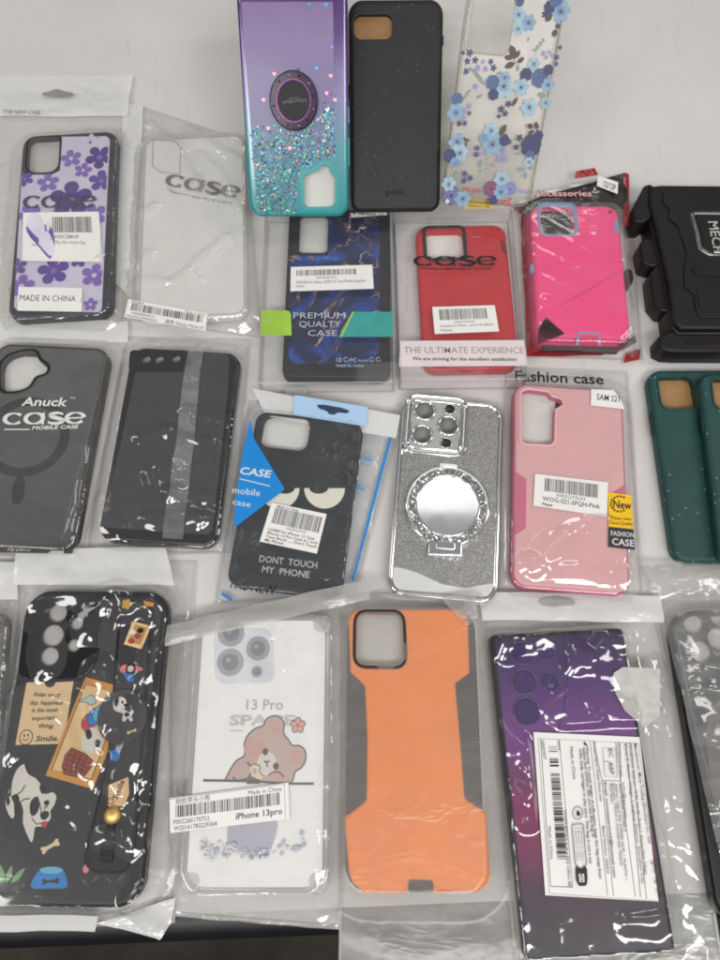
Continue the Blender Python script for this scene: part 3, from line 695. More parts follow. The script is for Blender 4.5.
for f_ in ((338, 205, 42, VM, M_LAVW, .2), (368, 285, 54, VD, VL, .9), (374, 372, 48, VM, VL, .3), (263, 290, 40, VL, M_LAVW, .5), (307, 334, 34, VL, M_LAVW, .1), (178, 380, 42, VL, M_LAVW, .4), (92, 366, 34, VM, VL, .8), (262, 440, 80, VD, VL, .31), (345, 498, 52, VL, M_LAVW, .6), (198, 705, 60, VM, VL, .45), (348, 722, 50, VL, M_LAVW, .1), (64, 690, 38, VM, VL, .5), (80, 762, 50, VL, M_LAVW, .2), (292, 665, 34, VM, VL, .2), (108, 500, 48, VL, M_LAVW, .7), (335, 830, 28, VL, M_LAVW, .3), (120, 640, 30, VM, VL, .9), (245, 640, 24, VL, M_LAVW, .3)): clipflower(*f_)
mb.build('flower_print', g)
mb = MB(); mb.tube([(x, y, fr.T + .2) for x, y in hole], .7, M_NAVY, 8, True); mb.build('camera_rim', g)
insert(fr, g, [fr.rect(100, 212, 222, 346)], mat('grey_paper', '#bdbab4', .7))
FR_FLOWER = fr
s1 = [(85, 490), (365, 486), (380, 672), (82, 668)]; s2 = [(68, 764), (304, 768), (302, 856), (64, 852)]
fs, root = bag('clear_bag', 'clear zip bag with white top strip and torn label around the purple flower case', [(-40, 60), (470, 64), (452, 935), (-60, 930)], CA, [(fr, 10, .6)], F_CLEAR, amp=.55, creases=[([(430, 400), (385, 690)], 1.2, 4), ([(270, 165), (340, 190)], 1.3, 4), ([(395, 690), (350, 830)], .8, 3), ([(20, 330), (10, 650)], 1.5, 6), ([(330, 850), (400, 870)], 1, 3)], flats=[s1, s2])
header(fs, root, [(-40, -14), (490, -16), (470, 140), (-40, 140)], F_WHITE, amp=.6, edge=3.2, creases=[([(-40, 138), (470, 138)], 1.6, 9), ([(-40, 95), (470, 85)], 1, 8)])
hf = Fr(fs.O, fs.U, fs.V, fs.N, fs.w, fs.h, 5.2, CA)
mb = MB(6.6); mb.text(hf, 'THE NEW CASE', (12, 128), (150, 132), 18, GREYINK); mb.build('printed_line', root)
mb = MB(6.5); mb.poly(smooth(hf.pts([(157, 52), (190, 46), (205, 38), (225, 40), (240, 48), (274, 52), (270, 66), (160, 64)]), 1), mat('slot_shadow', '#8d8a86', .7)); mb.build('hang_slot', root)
mb = MB(fs.T - .1); logo(mb, fs, (85, 474), (348, 470), 58, mat('smoke_ink', '#5b5562', .25, var=.1, bump=0), k=.8); mb.stroke([fs.q(190, 483), fs.q(330, 480)], .5, GREYINK); mb.build('printed_logo', root)
mb = MB(fs.T); Q = Quad(fs, s1); mb.poly(Q.rect(0, 0, 1, 1), WHITE)
Q.bars(mb, .38, .58, .9, .9, 34, INK, 3); Q.text(mb, 'X003CB8KAF', .40, .46, .72, .075, INK); Q.text(mb, 'Play Slim Active Sign', .42, .35, .80, .07, GREYINK); Q.text(mb, 'New', .12, .3, .2, .06, GREYINK)
tear = mat('torn_paper', '#d9d3e2', .7, var=.12, bump=.5); tear2 = mat('torn_violet', '#7a5ba6', .5, var=.2)
mb.poly(smooth(Q.rect(.03, .75, .3, .98)[:2] + [Q(.38, .7), Q(.42, .35), Q(.36, .02), Q(.3, .1), Q(.2, .3), Q(.06, .55)], 1), tear2)
for p in ([(.02, .78), (.12, 1.02), (.24, .95), (.3, .6), (.26, .38), (.14, .55)], [(.18, .4), (.3, .65), (.37, .5), (.42, .2), (.36, .08), (.28, .2)], [(.3, .8), (.36, .86), (.35, .62), (.31, .6)]): mb.poly(smooth([Q(*a) for a in p], 1), tear)
mb.build('torn_barcode_label', root)
mb = MB(fs.T); Q = Quad(fs, s2); mb.poly(Q.rect(0, 0, 1, 1), WHITE); Q.text(mb, 'MADE IN CHINA', .03, .42, .9, .25, INK); mb.build('origin_label', root)
mb = MB(2.4); mb.text(fs, 'QUALITY', (10, 735), (12, 842), 13, GREYINK); mb.build('side_print', root)
# --- frosted clear case in its bag
CBB = (110, 90, 3.694)
fr = flat([(142, 150), (482, 196), (520, 880), (88, 800)], 9, 1.0, CBB, True)
g = case('clear_phone_case', 'plain clear phone case barely visible inside a wrinkled clear bag', fr)
M_TPU = clearmat('milky_tpu', (.99, .99, .98, 1), .8, .3, .03, '#f6f4ee')
ch = cr(fr.pts([(160, 185), (240, 190), (262, 215), (258, 310), (190, 305), (156, 280)]), 1)
mb = MB(); shell(mb, fr, 8, M_TPU, 2.2); mb.build('body', g)
mb = MB(); mb.tube([(x, y, fr.T) for x, y in ch], .5, edgem, 6, True); mb.tube([(x, y, fr.T) for x, y in rr(0, 0, fr.w - 2.4, fr.h - 2.4, 7, 7)], .35, edgem, 6, True); mb.build('raised_rim', g)
FR_CLEAR = fr
lab = [(68, 772), (362, 826), (352, 890), (52, 838)]
fs, root = bag('clear_bag', 'wrinkled clear bag with barcode strip at its foot, around the plain clear case', [(58, 45), (500, 190), (556, 915), (6, 840)], CBB, [(fr, 8, .6)], film('packet_film', .22, '#f6f5f2', rough=.07, f0=.08, bstr=.04, bs=100), amp=.75, seed=3, cgain=1.15, ang=1.0, flats=[lab], creases=[([(150, 125), (250, 240), (300, 330), (368, 430)], 1.5, 4.5), ([(290, 150), (345, 225), (500, 305)], 1.6, 4.5), ([(355, 280), (440, 400), (485, 500)], 1.6, 5), ([(435, 585), (310, 690)], 1.5, 4.5), ([(90, 690), (160, 640)], 1.4, 5), ([(250, 745), (300, 710), (345, 765)], 1.6, 5), ([(110, 480), (150, 490), (180, 465)], 1.4, 4), ([(100, 735), (225, 750)], 1.2, 5), ([(300, 150), (420, 180), (450, 215)], 1.4, 4)])
header(fs, root, [(52, 45), (122, 60), (80, 770), (5, 700)], F_WHITE, name='side_seal', edge=2.4, amp=.7, step=1.6)
lw_ = mat('logo_grey', '#77746f', .3, var=.2, bump=0)
mb = MB(fs.T); logo(mb, fs, (203, 352), (468, 402), 56, lw_, k=1.0); mb.stroke(fs.pts([(212, 362), (235, 378), (300, 390)]), [.4, .7, .2], lw_); mb.text(fs, 'MOBILE CASE', (305, 398), (452, 422), 9, GREYINK); mb.build('printed_logo', root)
mb = MB(fs.T); Q = Quad(fs, lab); mb.poly(Q.rect(0, 0, 1, 1), WHITE); Q.bars(mb, .06, .42, .95, .82, 46, INK, 9); Q.text(mb, '透明素材', .04, .84, .2, .11, INK); Q.text(mb, 'Made in China', .72, .84, .97, .11, INK); Q.text(mb, 'P007809A073', .08, .22, .36, .13, INK); Q.text(mb, '通用 Galaxy Note10', .5, .06, .97, .18, INK); Q.text(mb, 'W2023109000001', .02, .04, .4, .12, INK); mb.build('barcode_label', root)
# --- clear retail box helper
M_BOX = film('box_plastic', .045, '#e9eaea', rough=.05, f0=.06, bs=20, bstr=.12, hvar=.4, fine=False)
M_BOXE = clearmat('box_edge', (.9, .91, .91, 1), .38, .08, .12, '#dcdcdc')
def plastic_box(name, label, corners, T, c, rx=1.2):
    f = flat(corners, T, .3, c, True); root = thing(name, label, 'retail box', f, 'clear plastic retail boxes')
    mb = MB(); p = rr(0, 0, f.w, f.h, rx, 3)
    lp = [[(x, y, w) for x, y in inset(p, d)] for d, w in ((0, .2), (0, T - .6), (.2, T - .15), (.6, T))]
    mb.loft(lp, M_BOX, True); mb.poly([(x, y) for x, y, _ in lp[-1]], M_BOX, T); mb.build('clear_shell', root)
    mb = MB(); e_ = rr(0, 0, f.w - .5, f.h - .5, rx, 3)
    mb.tube([(x, y, T - .2) for x, y in e_], .42, M_BOXE, 6, True); mb.tube([(x, y, .5) for x, y in e_], .42, M_BOXE, 6, True)
    for sx_, sy_ in ((1, 1), (1, -1), (-1, 1), (-1, -1)): mb.tube([(sx_*(f.w/2-.4), sy_*(f.h/2-.4), .3), (sx_*(f.w/2-.4), sy_*(f.h/2-.4), T-.2)], .42, M_BOXE, 6)
    mb.build('folded_edge', root)
    return f, root
# --- marble case in its box
CC = (250, 200, 4.5)
bf, broot = plastic_box('retail_box', 'clear box with green and teal print around the blue marble case', [(68, 40), (634, 40), (652, 826), (36, 820)], 15, CC)
fr = flat([(174, 30), (632, 30), (630, 806), (146, 796)], 10, 1.2, CC, True)
g = case('marble_phone_case', 'dark blue marble patterned phone case with gold veins in a clear box', fr)
n = NT('blue_marble'); b = n.n('ShaderNodeBsdfPrincipled'); v = n.coord((1, .75, 1), (0, 0, .7))
f1 = n.noise(v, 22, 6, .62, 1.8); f2 = n.noise(v, 14, 5, .6, 2.4); f3 = n.noise(v, 70, 3, .5, .5)
base = n.ramp(f1, [(.3, hexc('#0b0f26')), (.5, hexc('#111f52')), (.6, hexc('#1d429a')), (.68, hexc('#4a7fd0')), (.74, hexc('#15306f'))])
vein = n.math('LESS_THAN', n.math('ABSOLUTE', n.math('SUBTRACT', f2, .5)), n.math('MULTIPLY', f3, .011))
n.l(n.mixc(vein, base, n.ramp(f3, [(.35, hexc('#6b4a33')), (.6, hexc('#b08a66')), (.7, hexc('#cfd2da'))])), b.inputs['Base Color']); b.inputs['Roughness'].default_value = .25; b.inputs['Coat Weight'].default_value = .3
n.l(b.outputs[0], n.out.inputs[0]); M_MARB = n.m
M_BLK = mat('black_rubber', '#16171b', .5, var=.2, bump=.25)
hole = rr(*fr.rect(222, 60, 350, 238), 3.2)
mb = MB(); shell(mb, fr, 7, M_BLK, 2.2, holes=[hole]); mb.build('body', g)
mb = MB(); pn = fillet(fr.pts([(352, 62), (582, 62), (582, 660), (560, 740), (430, 740), (200, 735), (176, 715), (176, 250), (352, 250)]), 1); mb.poly(pn, M_MARB, fr.T + .12); mb.build('marble_panel', g)
insert(fr, g, [fr.rect(222, 60, 350, 238)])
FR_MARB = fr
tf = Fr(bf.O, bf.U, bf.V, bf.N, bf.w, bf.h, bf.T + .1, CC)
LIME = mat('lime_print', '#9cc247', .35, bump=0); TEALP = mat('teal_print', '#3f9a93', .35, bump=0); SILV = mat('silver_print', '#b9c2cc', .3, bump=0)
mb = MB(tf.T)
mb.poly(tf.pts([(48, 496), (160, 496), (176, 500), (184, 514), (187, 610), (46, 610)]), LIME)
mb.stroke(tf.pts([(70, 545), (78, 555), (92, 545), (90, 528)]), .35, SILV); mb.stroke(tf.pts([(72, 582), (72, 600), (90, 600)]), .35, SILV)
mb.poly(tf.pts([(470, 503), (645, 503), (645, 616), (408, 616)]), TEALP); mb.poly(tf.pts([(460, 503), (470, 503), (413, 616), (402, 616)]), LIME)
for i, (s_, x0, x1, y) in enumerate((('PREMIUM', 195, 428, 532), ('QUALTY', 221, 408, 571), ('CASE', 260, 392, 612))): mb.text(tf, s_, (x0, y), (x1, y), 30, SILV, bold=-.004)
for i, s_ in enumerate(('CE', 'FC', 'RoHS')): mb.text(tf, s_, ((388, 450, 490)[i], 728), ((412, 480, 532)[i], 728), (18, 18, 11)[i], SILV)
for x in (432, 548, 578): mb.stroke([tf.q(x + 10*math.cos(a), 718 + 10*math.sin(a)) for a in [j*.7 for j in range(9)]], .35, SILV)
mb.text(tf, 'MADE IN CHINA', (388, 752), (515, 752), 13, SILV); mb.build('printed_window', broot)
mb = MB(tf.T + .2); Q = Quad(tf, [(184, 302), (550, 292), (557, 400), (182, 412)]); mb.poly(Q.rect(0, 0, 1, 1), WHITE); Q.bars(mb, .07, .62, .8, .86, 44, INK, 5); Q.text(mb, 'X000ND9SLJ', .31, .48, .56, .09, INK); Q.text(mb, 'MZDXJS for Galaxy S20FE 5G Case Marble Sapphire', .07, .3, .91, .11, INK); Q.text(mb, 'New', .07, .15, .17, .1, INK); mb.build('barcode_label', broot)
mb = MB(2); mb.prism(rr(*bf.rect(150, 806, 250, 842), 1.5), 3, 3.6, M_BOXE); mb.build('bottom_flap', broot)
# white printed tag peeking out behind the black case
tg = flat([(452, 50), (616, 56), (618, 76), (454, 68)], .3, 15.6, CC, True); tr_ = thing('paper_tag', 'small white printed tag sticking out below the plain black case', 'tag', tg)
mb = MB(); mb.prism(rr(0, 0, tg.w, tg.h, .5), 0, .3, WHITE); mb.text(tg, '9 780600 12', (462, 66), (600, 72), 12, INK, w=.35, bold=.02); mb.build('tag_sheet', tr_)
# --- red case in its box
CD = (380, 200, 4.5)
bf, broot = plastic_box('retail_box', 'clear box with a white printed foot strip around the red case', [(76, 44), (586, 40), (676, 806), (84, 812)], 15, CD)
mb = MB(); mb.poly(rr(0, 0, bf.w - 2, bf.h - 2, 1), mat('insert_white', '#d9d4d2', .6, var=.03), .8)
PALE = mat('pale_blue_print', '#a9abc0', .6, bump=0)
cf = Fr(bf.O, bf.U, bf.V, bf.N, bf.w, bf.h, .85, CD)
for y0, y1 in ((165, 210), (225, 360), (385, 500)): mb.stroke([cf.q(x, y) for x, y in ((120, y0), (180, y0), (180, y1), (120, y1))], .3, PALE, .9, True)
mb.text(cf, 'ANTI-KNOCK STUDY', (205, 92), (425, 90), 16, PALE, w=.95); mb.build('insert_card', broot)
fr = flat([(166, 112), (556, 112), (640, 765), (188, 765)], 9, 1.6, CD, True)
g = case('red_phone_case', 'bright red phone case with a dark camera frame in a clear box', fr)
M_RED = mat('red_silicone', '#c4242e', .42, var=.06, bump=.08)
hole = rr(*fr.rect(205, 140, 378, 262), 4)
mb = MB(); shell(mb, fr, 9, M_RED, 2.4, holes=[hole]); mb.build('body', g)
mb = MB(); o_ = rr(*fr.rect(192, 116, 390, 275), 5); mb.loft([[(x, y, fr.T + a) for x, y in inset(o_, d)] for d, a in ((0, .02), (.3, .7), (2, .8), (2.7, .1))], M_BLK); mb.build('camera_frame', g)
mb = MB(); mb.prism(fr.pts([(542, 180), (552, 178), (572, 235), (566, 248), (552, 235), (542, 200)]), fr.T - 1, fr.T + .25, mat('dark_red', '#7c1620', .5)); mb.build('side_button', g)
insert(fr, g, [fr.rect(205, 140, 378, 262)], mat('bright_card', '#e6e2dc', .6))
FR_RED = fr
tf = Fr(bf.O, bf.U, bf.V, bf.N, bf.w, bf.h, bf.T + .1, CD)
mb = MB(tf.T); mb.poly(tf.pts([(90, 634), (650, 630), (666, 746), (86, 750)]), mat('strip_white', '#ded2d2', .4, var=.03, bump=0))
PKG = mat('mauve_outline', '#a58e94', .4, bump=0)
mb.text(tf, 'THE ULTIMATE EXPERIENCE', (108, 688), (648, 690), 31, PKG, bold=.012); mb.text(tf, 'We are striving for the excellent satisfaction', (146, 721), (616, 724), 17, INK, bold=.02)
mb.build('printed_strip', broot)
mb = MB(tf.T); logo(mb, tf, (156, 298), (524, 296), 54, mat('black_print', '#1a1214', .3, bump=0), k=1.1); mb.stroke(tf.pts([(185, 308), (300, 312)]), .5, INK); mb.text(tf, 'MOBILE CASE', (300, 314), (500, 312), 9, INK, bold=.01); mb.build('printed_logo', broot)
mb = MB(tf.T + .2); Q = Quad(tf, [(235, 482), (516, 474), (536, 592), (246, 604)]); mb.poly(Q.rect(0, 0, 1, 1), WHITE); Q.bars(mb, .1, .5, .86, .9, 42, INK, 7); Q.text(mb, 'X001UVW0QY', .32, .37, .66, .08, INK); Q.text(mb, 'Heavyduty for iPhone .. Armor (Red/Black)', .1, .24, .92, .09, INK); Q.text(mb, 'New', .1, .08, .28, .1, INK); mb.build('barcode_label', broot)
# --- hot pink armour case
CE = (500, 160, 3.27)
fr = flat([(98, 138), (388, 142), (442, 590), (112, 596)], 15, 1.0, CE, True)
g = case('hot_pink_phone_case', 'thick hot pink phone case with a grey blue camera frame and port plug', fr)
M_HOT = mat('hot_pink', '#fb3d84', .45, var=.05, bump=.12); M_GB = mat('grey_blue_rubber', '#8395b0', .5, var=.08)
M_MAR = mat('maroon_dark', '#2a1a20', .4)
hole = rr(*fr.rect(134, 156, 238, 242), 5)
mb = MB(); shell(mb, fr, [10, 10, 8, 8], mat('deep_pink', '#c92a66', .5), 2.5, T=fr.T - 5.5); mb.build('inner_bumper', g)
upo = rr(0, .5, fr.w - 2.6, fr.h - 3.5, [9, 9, 7, 7], 8)
mb = MB(); shell(mb, fr, 9, M_HOT, 3, holes=[hole], hd=6, outer=upo); mb.build('body', g)
mb = MB(); mb.prism(rr(0, -fr.h/2 + 1, fr.w*.8, 5, 1), 1, fr.T - 7, mat('maroon_dark', '#2a1a20', .4), bev=.6); mb.build('port_recess', g)
mb = MB(); o_ = rr(*fr.rect(121, 138, 254, 250), 6); i_ = rr(*fr.rect(134, 156, 238, 242), 4.5)
mb.loft([[(x, y, w) for x, y in l] for l, w in ((o_, fr.T + .03), (inset(o_, .5), fr.T + .9), (inset(i_, -.6), fr.T + .8), (i_, fr.T - 4))], M_GB); mb.build('camera_frame', g)
mb = MB(); mb.poly(inset(hole, -.5), M_MAR, fr.T - 4); mb.build('camera_recess', g)
for p_ in ([(372, 195), (386, 190), (390, 238), (376, 244)],): mb = MB(); mb.prism(smooth(fr.pts(p_), 1), fr.T - 2, fr.T + .25, M_GB); mb.build('side_button', g)
mb = MB(); mb.prism(smooth(fr.pts([(98, 340), (112, 338), (114, 368), (101, 370)]), 1), fr.T - 4, fr.T - .5, M_GB); mb.build('side_button', g)
mb = MB(); mb.stroke(fr.pts([(252, 606), (258, 566), (322, 566), (326, 606)]), 2.0, M_GB, fr.T + .15); mb.poly(fr.pts([(266, 576), (316, 576), (318, 600), (262, 602)]), mat('pink_shade', '#d8336a', .5), fr.T + .1); mb.build('port_plug', g)
mb = MB(); mb.poly(ell(*fr.q(361, 170), 1.3, n=12), M_MAR, fr.T + .1); mb.build('microphone_hole', g); mb = MB(); mb.stroke(fr.pts([(180, 486), (300, 420), (410, 350)]), [.2, 1.4, .2], mat('crease_pink', '#d62f67', .5), fr.T + .08); mb.build('crease_shade', g)  # diagonal crease, its shade painted on as a darker pink stroke
mb = MB(); mb.prism(smooth(fr.pts([(412, 345), (438, 343), (446, 372), (438, 398), (416, 398)]), 1), 2, fr.T - 4, M_MAR, bev=1); mb.build('belt_clip_latch', g)
FR_HOT = fr
F_HOTB = film('black_graphic_film', .9, '#2b2224', rough=.12, f0=.09, bs=90, bstr=.4, hvar=.12)
F_REDE = film('red_graphic_film', .93, '#b01626', rough=.15, f0=.07, bs=90, bstr=.4, hvar=.1)
bgc = [(58, 110), (418, 45), (466, 655), (84, 640)]
fs, root = bag('printed_bag', 'clear bag with black and red printed top around the hot pink case', bgc, CE, [(fr, 7, .7)], F_CLEAR, None, amp=.7, inamp=.3, D=11, creases=[([(100, 560), (130, 500)], 1.2, 4), ([(440, 580), (380, 640)], 1.2, 4), ([(405, 250), (440, 560)], 1.2, 4)])
header(fs, root, [(48, 148), (412, 42), (420, 160), (84, 176)], F_HOTB, name='printed_top', edge=9.5, amp=1.0, creases=[([(150, 110), (330, 90)], 1.5, 7), ([(200, 130), (400, 110)], 1.3, 6)])
header(fs, root, [(250, 36), (310, 24), (322, 48), (246, 60)], F_REDE, name='red_tab', edge=9.2, amp=.5)
header(fs, root, [(402, 42), (420, 46), (424, 215), (406, 220)], F_REDE, name='red_edge_strip', edge=9.6, amp=.5, step=1.2)
header(fs, root, [(70, 178), (92, 178), (112, 620), (88, 640)], F_REDE, name='red_edge_strip', edge=2.2, amp=.5, step=1.2)
header(fs, root, [(36, 138), (82, 176), (90, 186), (52, 168)], F_REDE, name='red_corner', edge=3.2, amp=.4, step=1.2)
header(fs, root, [(96, 590), (440, 584), (330, 640), (86, 642)], F_REDE, name='red_foot_strip', edge=2.0, amp=.7, step=1.2)
header(fs, root, [(404, 664), (412, 632), (460, 618), (456, 652)], F_REDE, name='red_corner', edge=2.4, amp=.5, step=1.2)
mb = MB(13.2); zf = Fr(fs.O, fs.U, fs.V, fs.N, fs.w, fs.h, 13.2, CE); mb.text(zf, 'Accessories', (108, 118), (300, 118), 22, mat('red_print', '#b3162a'), bold=.05); mb.w += .05; mb.text(zf, 'Accessories', (108, 118), (300, 118), 22, PALEINK, bold=.005); mb.build('printed_logo', root)
mb = MB(13.6); Q = Quad(zf, [(320, 52), (386, 74), (384, 112), (316, 86)]); mb.poly(Q.rect(0, 0, 1, 1), WHITE); Q.text(mb, '12/12P', .3, .2, .9, .5, INK, .02); mb.build('size_label', root)
hs_ = Fr(fs.O, fs.U, fs.V, fs.N, fs.w, fs.h, fs.T - .1, CE)
header(hs_, root, [(126, 552), (150, 512), (212, 566), (122, 604)], film('smoke_graphic_film', .82, '#33262b', rough=.1, f0=.08, bs=90, bstr=.2, hvar=.3), name='black_corner_print', edge=fs.T - .15, amp=.6, step=1.2)
header(hs_, root, [(384, 606), (442, 572), (446, 596), (402, 622)], MATS['smoke_graphic_film'], name='black_corner_print', edge=fs.T - 5, amp=.6, step=1.2)
# --- black armour case with holster, lying across the right edge
CM = (620, 160, 4.36)
fr = flat([(128, 112), (760, 112), (760, 735), (250, 735)], 21, .4, CM, True)
g = case('holster_phone_case', 'thick black rugged holster case with a metal ring stand, cut off at right edge', fr)
M_ARM = mat('black_armour', '#131214', .5, var=.2, bump=.3); M_ARM2 = mat('black_armour_satin', '#171618', .4, var=.15, bump=.15); M_MRN = mat('black_wine_plastic', '#190f12', .35, var=.2)
pq = fr.pts
out = pq([(132, 112), (180, 106), (760, 112), (760, 735), (270, 735), (236, 700), (210, 520), (160, 300), (128, 180)])
mb = MB(); mb.prism(inset(out, -1.2), 0, fr.T - 5, M_MRN, bev=1.5); mb.prism(out, 2, fr.T, M_ARM, bev=2.2); mb.build('body', g)
mb = MB(); arm = pq([(182, 140), (760, 140), (760, 690), (345, 690), (325, 640), (322, 590), (280, 560), (275, 480), (290, 410), (250, 290), (210, 260), (215, 215), (190, 195)]); mb.prism(arm, fr.T - 1, fr.T + 1.1, M_ARM2, bev=.6)
mb.prism(pq([(310, 480), (330, 465), (760, 465), (760, 510), (325, 510)]), fr.T + 1, fr.T + 1.9, M_ARM, bev=.4)
mb.prism(pq([(330, 560), (760, 560), (760, 670), (370, 680), (340, 640)]), fr.T + 1, fr.T + 1.6, M_ARM, bev=.4); mb.build('armour_plate', g)
oc = pq([(296, 240), (316, 228), (560, 228), (580, 250), (580, 400), (560, 424), (382, 424), (336, 395), (322, 320)])
mb = MB(); mb.loft([[(x, y, fr.T + a) for x, y in inset(oc, d)] for d, a in ((0, .9), (.3, 2.0), (3.0, 2.1), (3.4, 1.0))], mat('gun_metal', '#8a8784', .3, metal=.85)); mb.build('ring_stand', g)
mb = MB(); mb.prism(inset(oc, 3.6), fr.T + .9, fr.T + 2.2, M_ARM, bev=.4); tq = Fr(fr.O, fr.U, fr.V, fr.N, fr.w, fr.h, fr.T + 2.25, CM); mb.text(tq, 'MECH', (384, 268), (412, 410), 42, mat('silver_letter', '#b5b3ae', .4, bump=0), bold=.01, w=fr.T + 2.3); mb.build('ring_plate', g)
mb = MB(); mb.tube([(*fr.q(x, y), fr.T + 2.2) for x, y in ((398, 412), (470, 412))], 1.8, mat('bright_metal', '#c9c6bf', .2, metal=.9), 10); mb.build('hinge_pin', g)
for i, p_ in enumerate(([(62, 205), (78, 165), (112, 100), (138, 92), (160, 108), (170, 190), (140, 240), (110, 262), (72, 258)], [(100, 345), (116, 316), (190, 316), (215, 430), (160, 440), (116, 426)], [(146, 470), (172, 436), (215, 440), (262, 600), (232, 640), (196, 636), (160, 590)])):
    mb = MB(); mb.prism(fillet(fr.pts(p_), 1.2, 3), .6, fr.T - (2.5 if i == 0 else 6), M_MRN if i else M_ARM, bev=1.2); mb.build('holster_clip', g)
mb = MB(); mb.prism(fr.pts([(182, 752), (188, 800), (222, 818), (280, 822), (760, 824), (760, 736), (262, 736), (240, 722)]), .5, fr.T - 5, M_ARM, bev=2)
mb.prism(fr.pts([(305, 765), (760, 765), (760, 795), (300, 795)]), fr.T - 6, fr.T - 4.4, M_MRN, bev=.5); mb.build('holster_base', g)
# ================================================================== THIRD ROW
# --- smoky black magnetic-ring case in its bag
CFF = (0, 320, 3.692)
fr = flat([(-22, 92), (418, 92), (262, 838), (-178, 838)], 10, 1.0, CFF, True)
g = case('smoky_phone_case', 'smoky translucent black phone case with a round magnet ring under white lettering', fr)
M_SMK = gradmat('smoky_plastic', [(0, '#37383a'), (.4, '#434446'), (1, '#4e4f50')], -fr.h/2, fr.h/2, .42, .0, 1, .1); M_SMKD = mat('smoky_rim', '#17181a', .4)
hole = cr(fr.pts([(6, 215), (10, 165), (40, 135), (95, 120), (130, 122), (145, 150), (172, 172), (168, 195), (130, 210), (105, 245), (60, 262), (14, 258)]), 4)
mb = MB(); shell(mb, fr, 10, M_SMKD, 2.4, holes=[hole], cap=M_SMK); mb.build('body', g)
mb = MB(); mb.loft([[(x, y, fr.T + a) for x, y in inset(hole, d)] for d, a in ((-2.6, .05), (-2.0, .7), (-.6, .8), (0, 0))], M_SMKD); mb.build('camera_rim', g)
mb = MB(fr.T + .08); u, v = fr.q(95, 430); r_ = 158*fr.k(95, 430)
M_MAG = mat('magnet_black', '#121214', .5, bump=.05)
mb.poly(ell(u, v, r_*1.03, r_, 48), M_MAG, holes=[ell(u, v, r_*.80, r_*.78, 48)]); mb.poly(smooth(fr.pts([(52, 580), (97, 574), (84, 680), (36, 684)]), 3), M_MAG); mb.build('magnet_ring', g)
mb = MB(); mb.stroke(fr.pts([(392, 130), (372, 240), (225, 815)]), .8, mat('smoky_edge_line', '#5a5a5a', .3), fr.T + .1); mb.build('edge_line', g)
insert(fr, g, [fr.rect(10, 130, 165, 258)])
FR_SMK = fr
fs, root = bag('clear_bag', 'bag with white lettering and white top band around the smoky magnet ring case', [(-40, 70), (474, 60), (300, 880), (-220, 860)], CFF, [(fr, 10, .6)], F_CLEAR, amp=.45, creases=[([(445, 150), (390, 420), (300, 800)], 1.4, 4)])
header(fs, root, [(-40, -8), (474, 2), (470, 84), (-40, 82)], F_WHITE, amp=.5, edge=3)
PW = mat('white_print', '#d9dad8', .35, var=.03, bump=0)
mb = MB(fs.T); mb.text(fs, 'Anuck', (78, 316), (246, 318), 34, PW, bold=.022, shear=.12); mb.text(fs, 'TM', (257, 292), (276, 293), 9, PW)
logo(mb, fs, (12, 388), (310, 384), 50, PW, k=1.15); mb.stroke(fs.pts([(16, 404), (110, 404)]), .8, PW); mb.text(fs, 'MOBILE CASE', (118, 405), (290, 400), 14, PW, bold=.03, shear=.15); mb.build('printed_logo', root)
mb = MB(fs.T - 5); mb.poly(fs.pts([(-60, 828), (262, 832), (255, 856), (-60, 852)]), mat('dark_print_band', '#2a2b2d', .3)); mb.text(fs, 'My Dev', (15, 846), (78, 846), 15, PW, bold=.01); mb.text(fs, 'ice', (80, 846), (100, 846), 15, PW); mb.build('printed_foot', root)
# --- black leather look case in a thin taped bag
CG = (80, 320, 3.428)
fr = flat([(188, 94), (545, 108), (478, 784), (46, 752)], 10, 1.0, CG, True)
g = case('leather_phone_case', 'black leather look phone case with three lens openings in a row', fr)
M_GLB = mat('gloss_black_edge', '#0c0d0f', .22, var=.2, coat=.4, bump=.05); M_LEA = mat('charcoal_leather', '#3d3b3f', .5, var=.14, vs=300, bump=.7, bs=1300, bd=.0005)
holes = [ell(*fr.q(x, y), 2.9, n=20) for x, y in ((228, 136), (272, 136), (330, 134))]
mb = MB(); shell(mb, fr, 10, M_GLB, 2.4, holes=holes, hd=2); mb.build('body', g)
mb = MB(); lp = fillet(fr.pts([(190, 178), (368, 180), (378, 165), (380, 112), (500, 114), (512, 130), (506, 250), (455, 720), (440, 736), (90, 712), (78, 695), (140, 420)]), 1); mb.poly(lp, M_LEA, fr.T + .12)
for p_ in ([(245, 352), (470, 358), (462, 485), (225, 478)], [(120, 548), (215, 552), (200, 625), (105, 618)]): mb.stroke(fr.pts(p_), .35, mat('emboss_line', '#28262a', .5), fr.T + .2, True)
mb.build('leather_panel', g)
mb = MB(); mb.prism(fillet(fr.pts([(172, 104), (366, 104), (368, 176), (166, 174)]), 3), fr.T, fr.T + .5, M_GLB, bev=.2, holes=[ell(*fr.q(x, y), 2.9, n=20) for x, y in ((228, 136), (272, 136), (330, 134))]); mb.build('camera_plate', g)
insert(fr, g, [fr.rect(190, 110, 365, 165)])
FR_LEA = fr
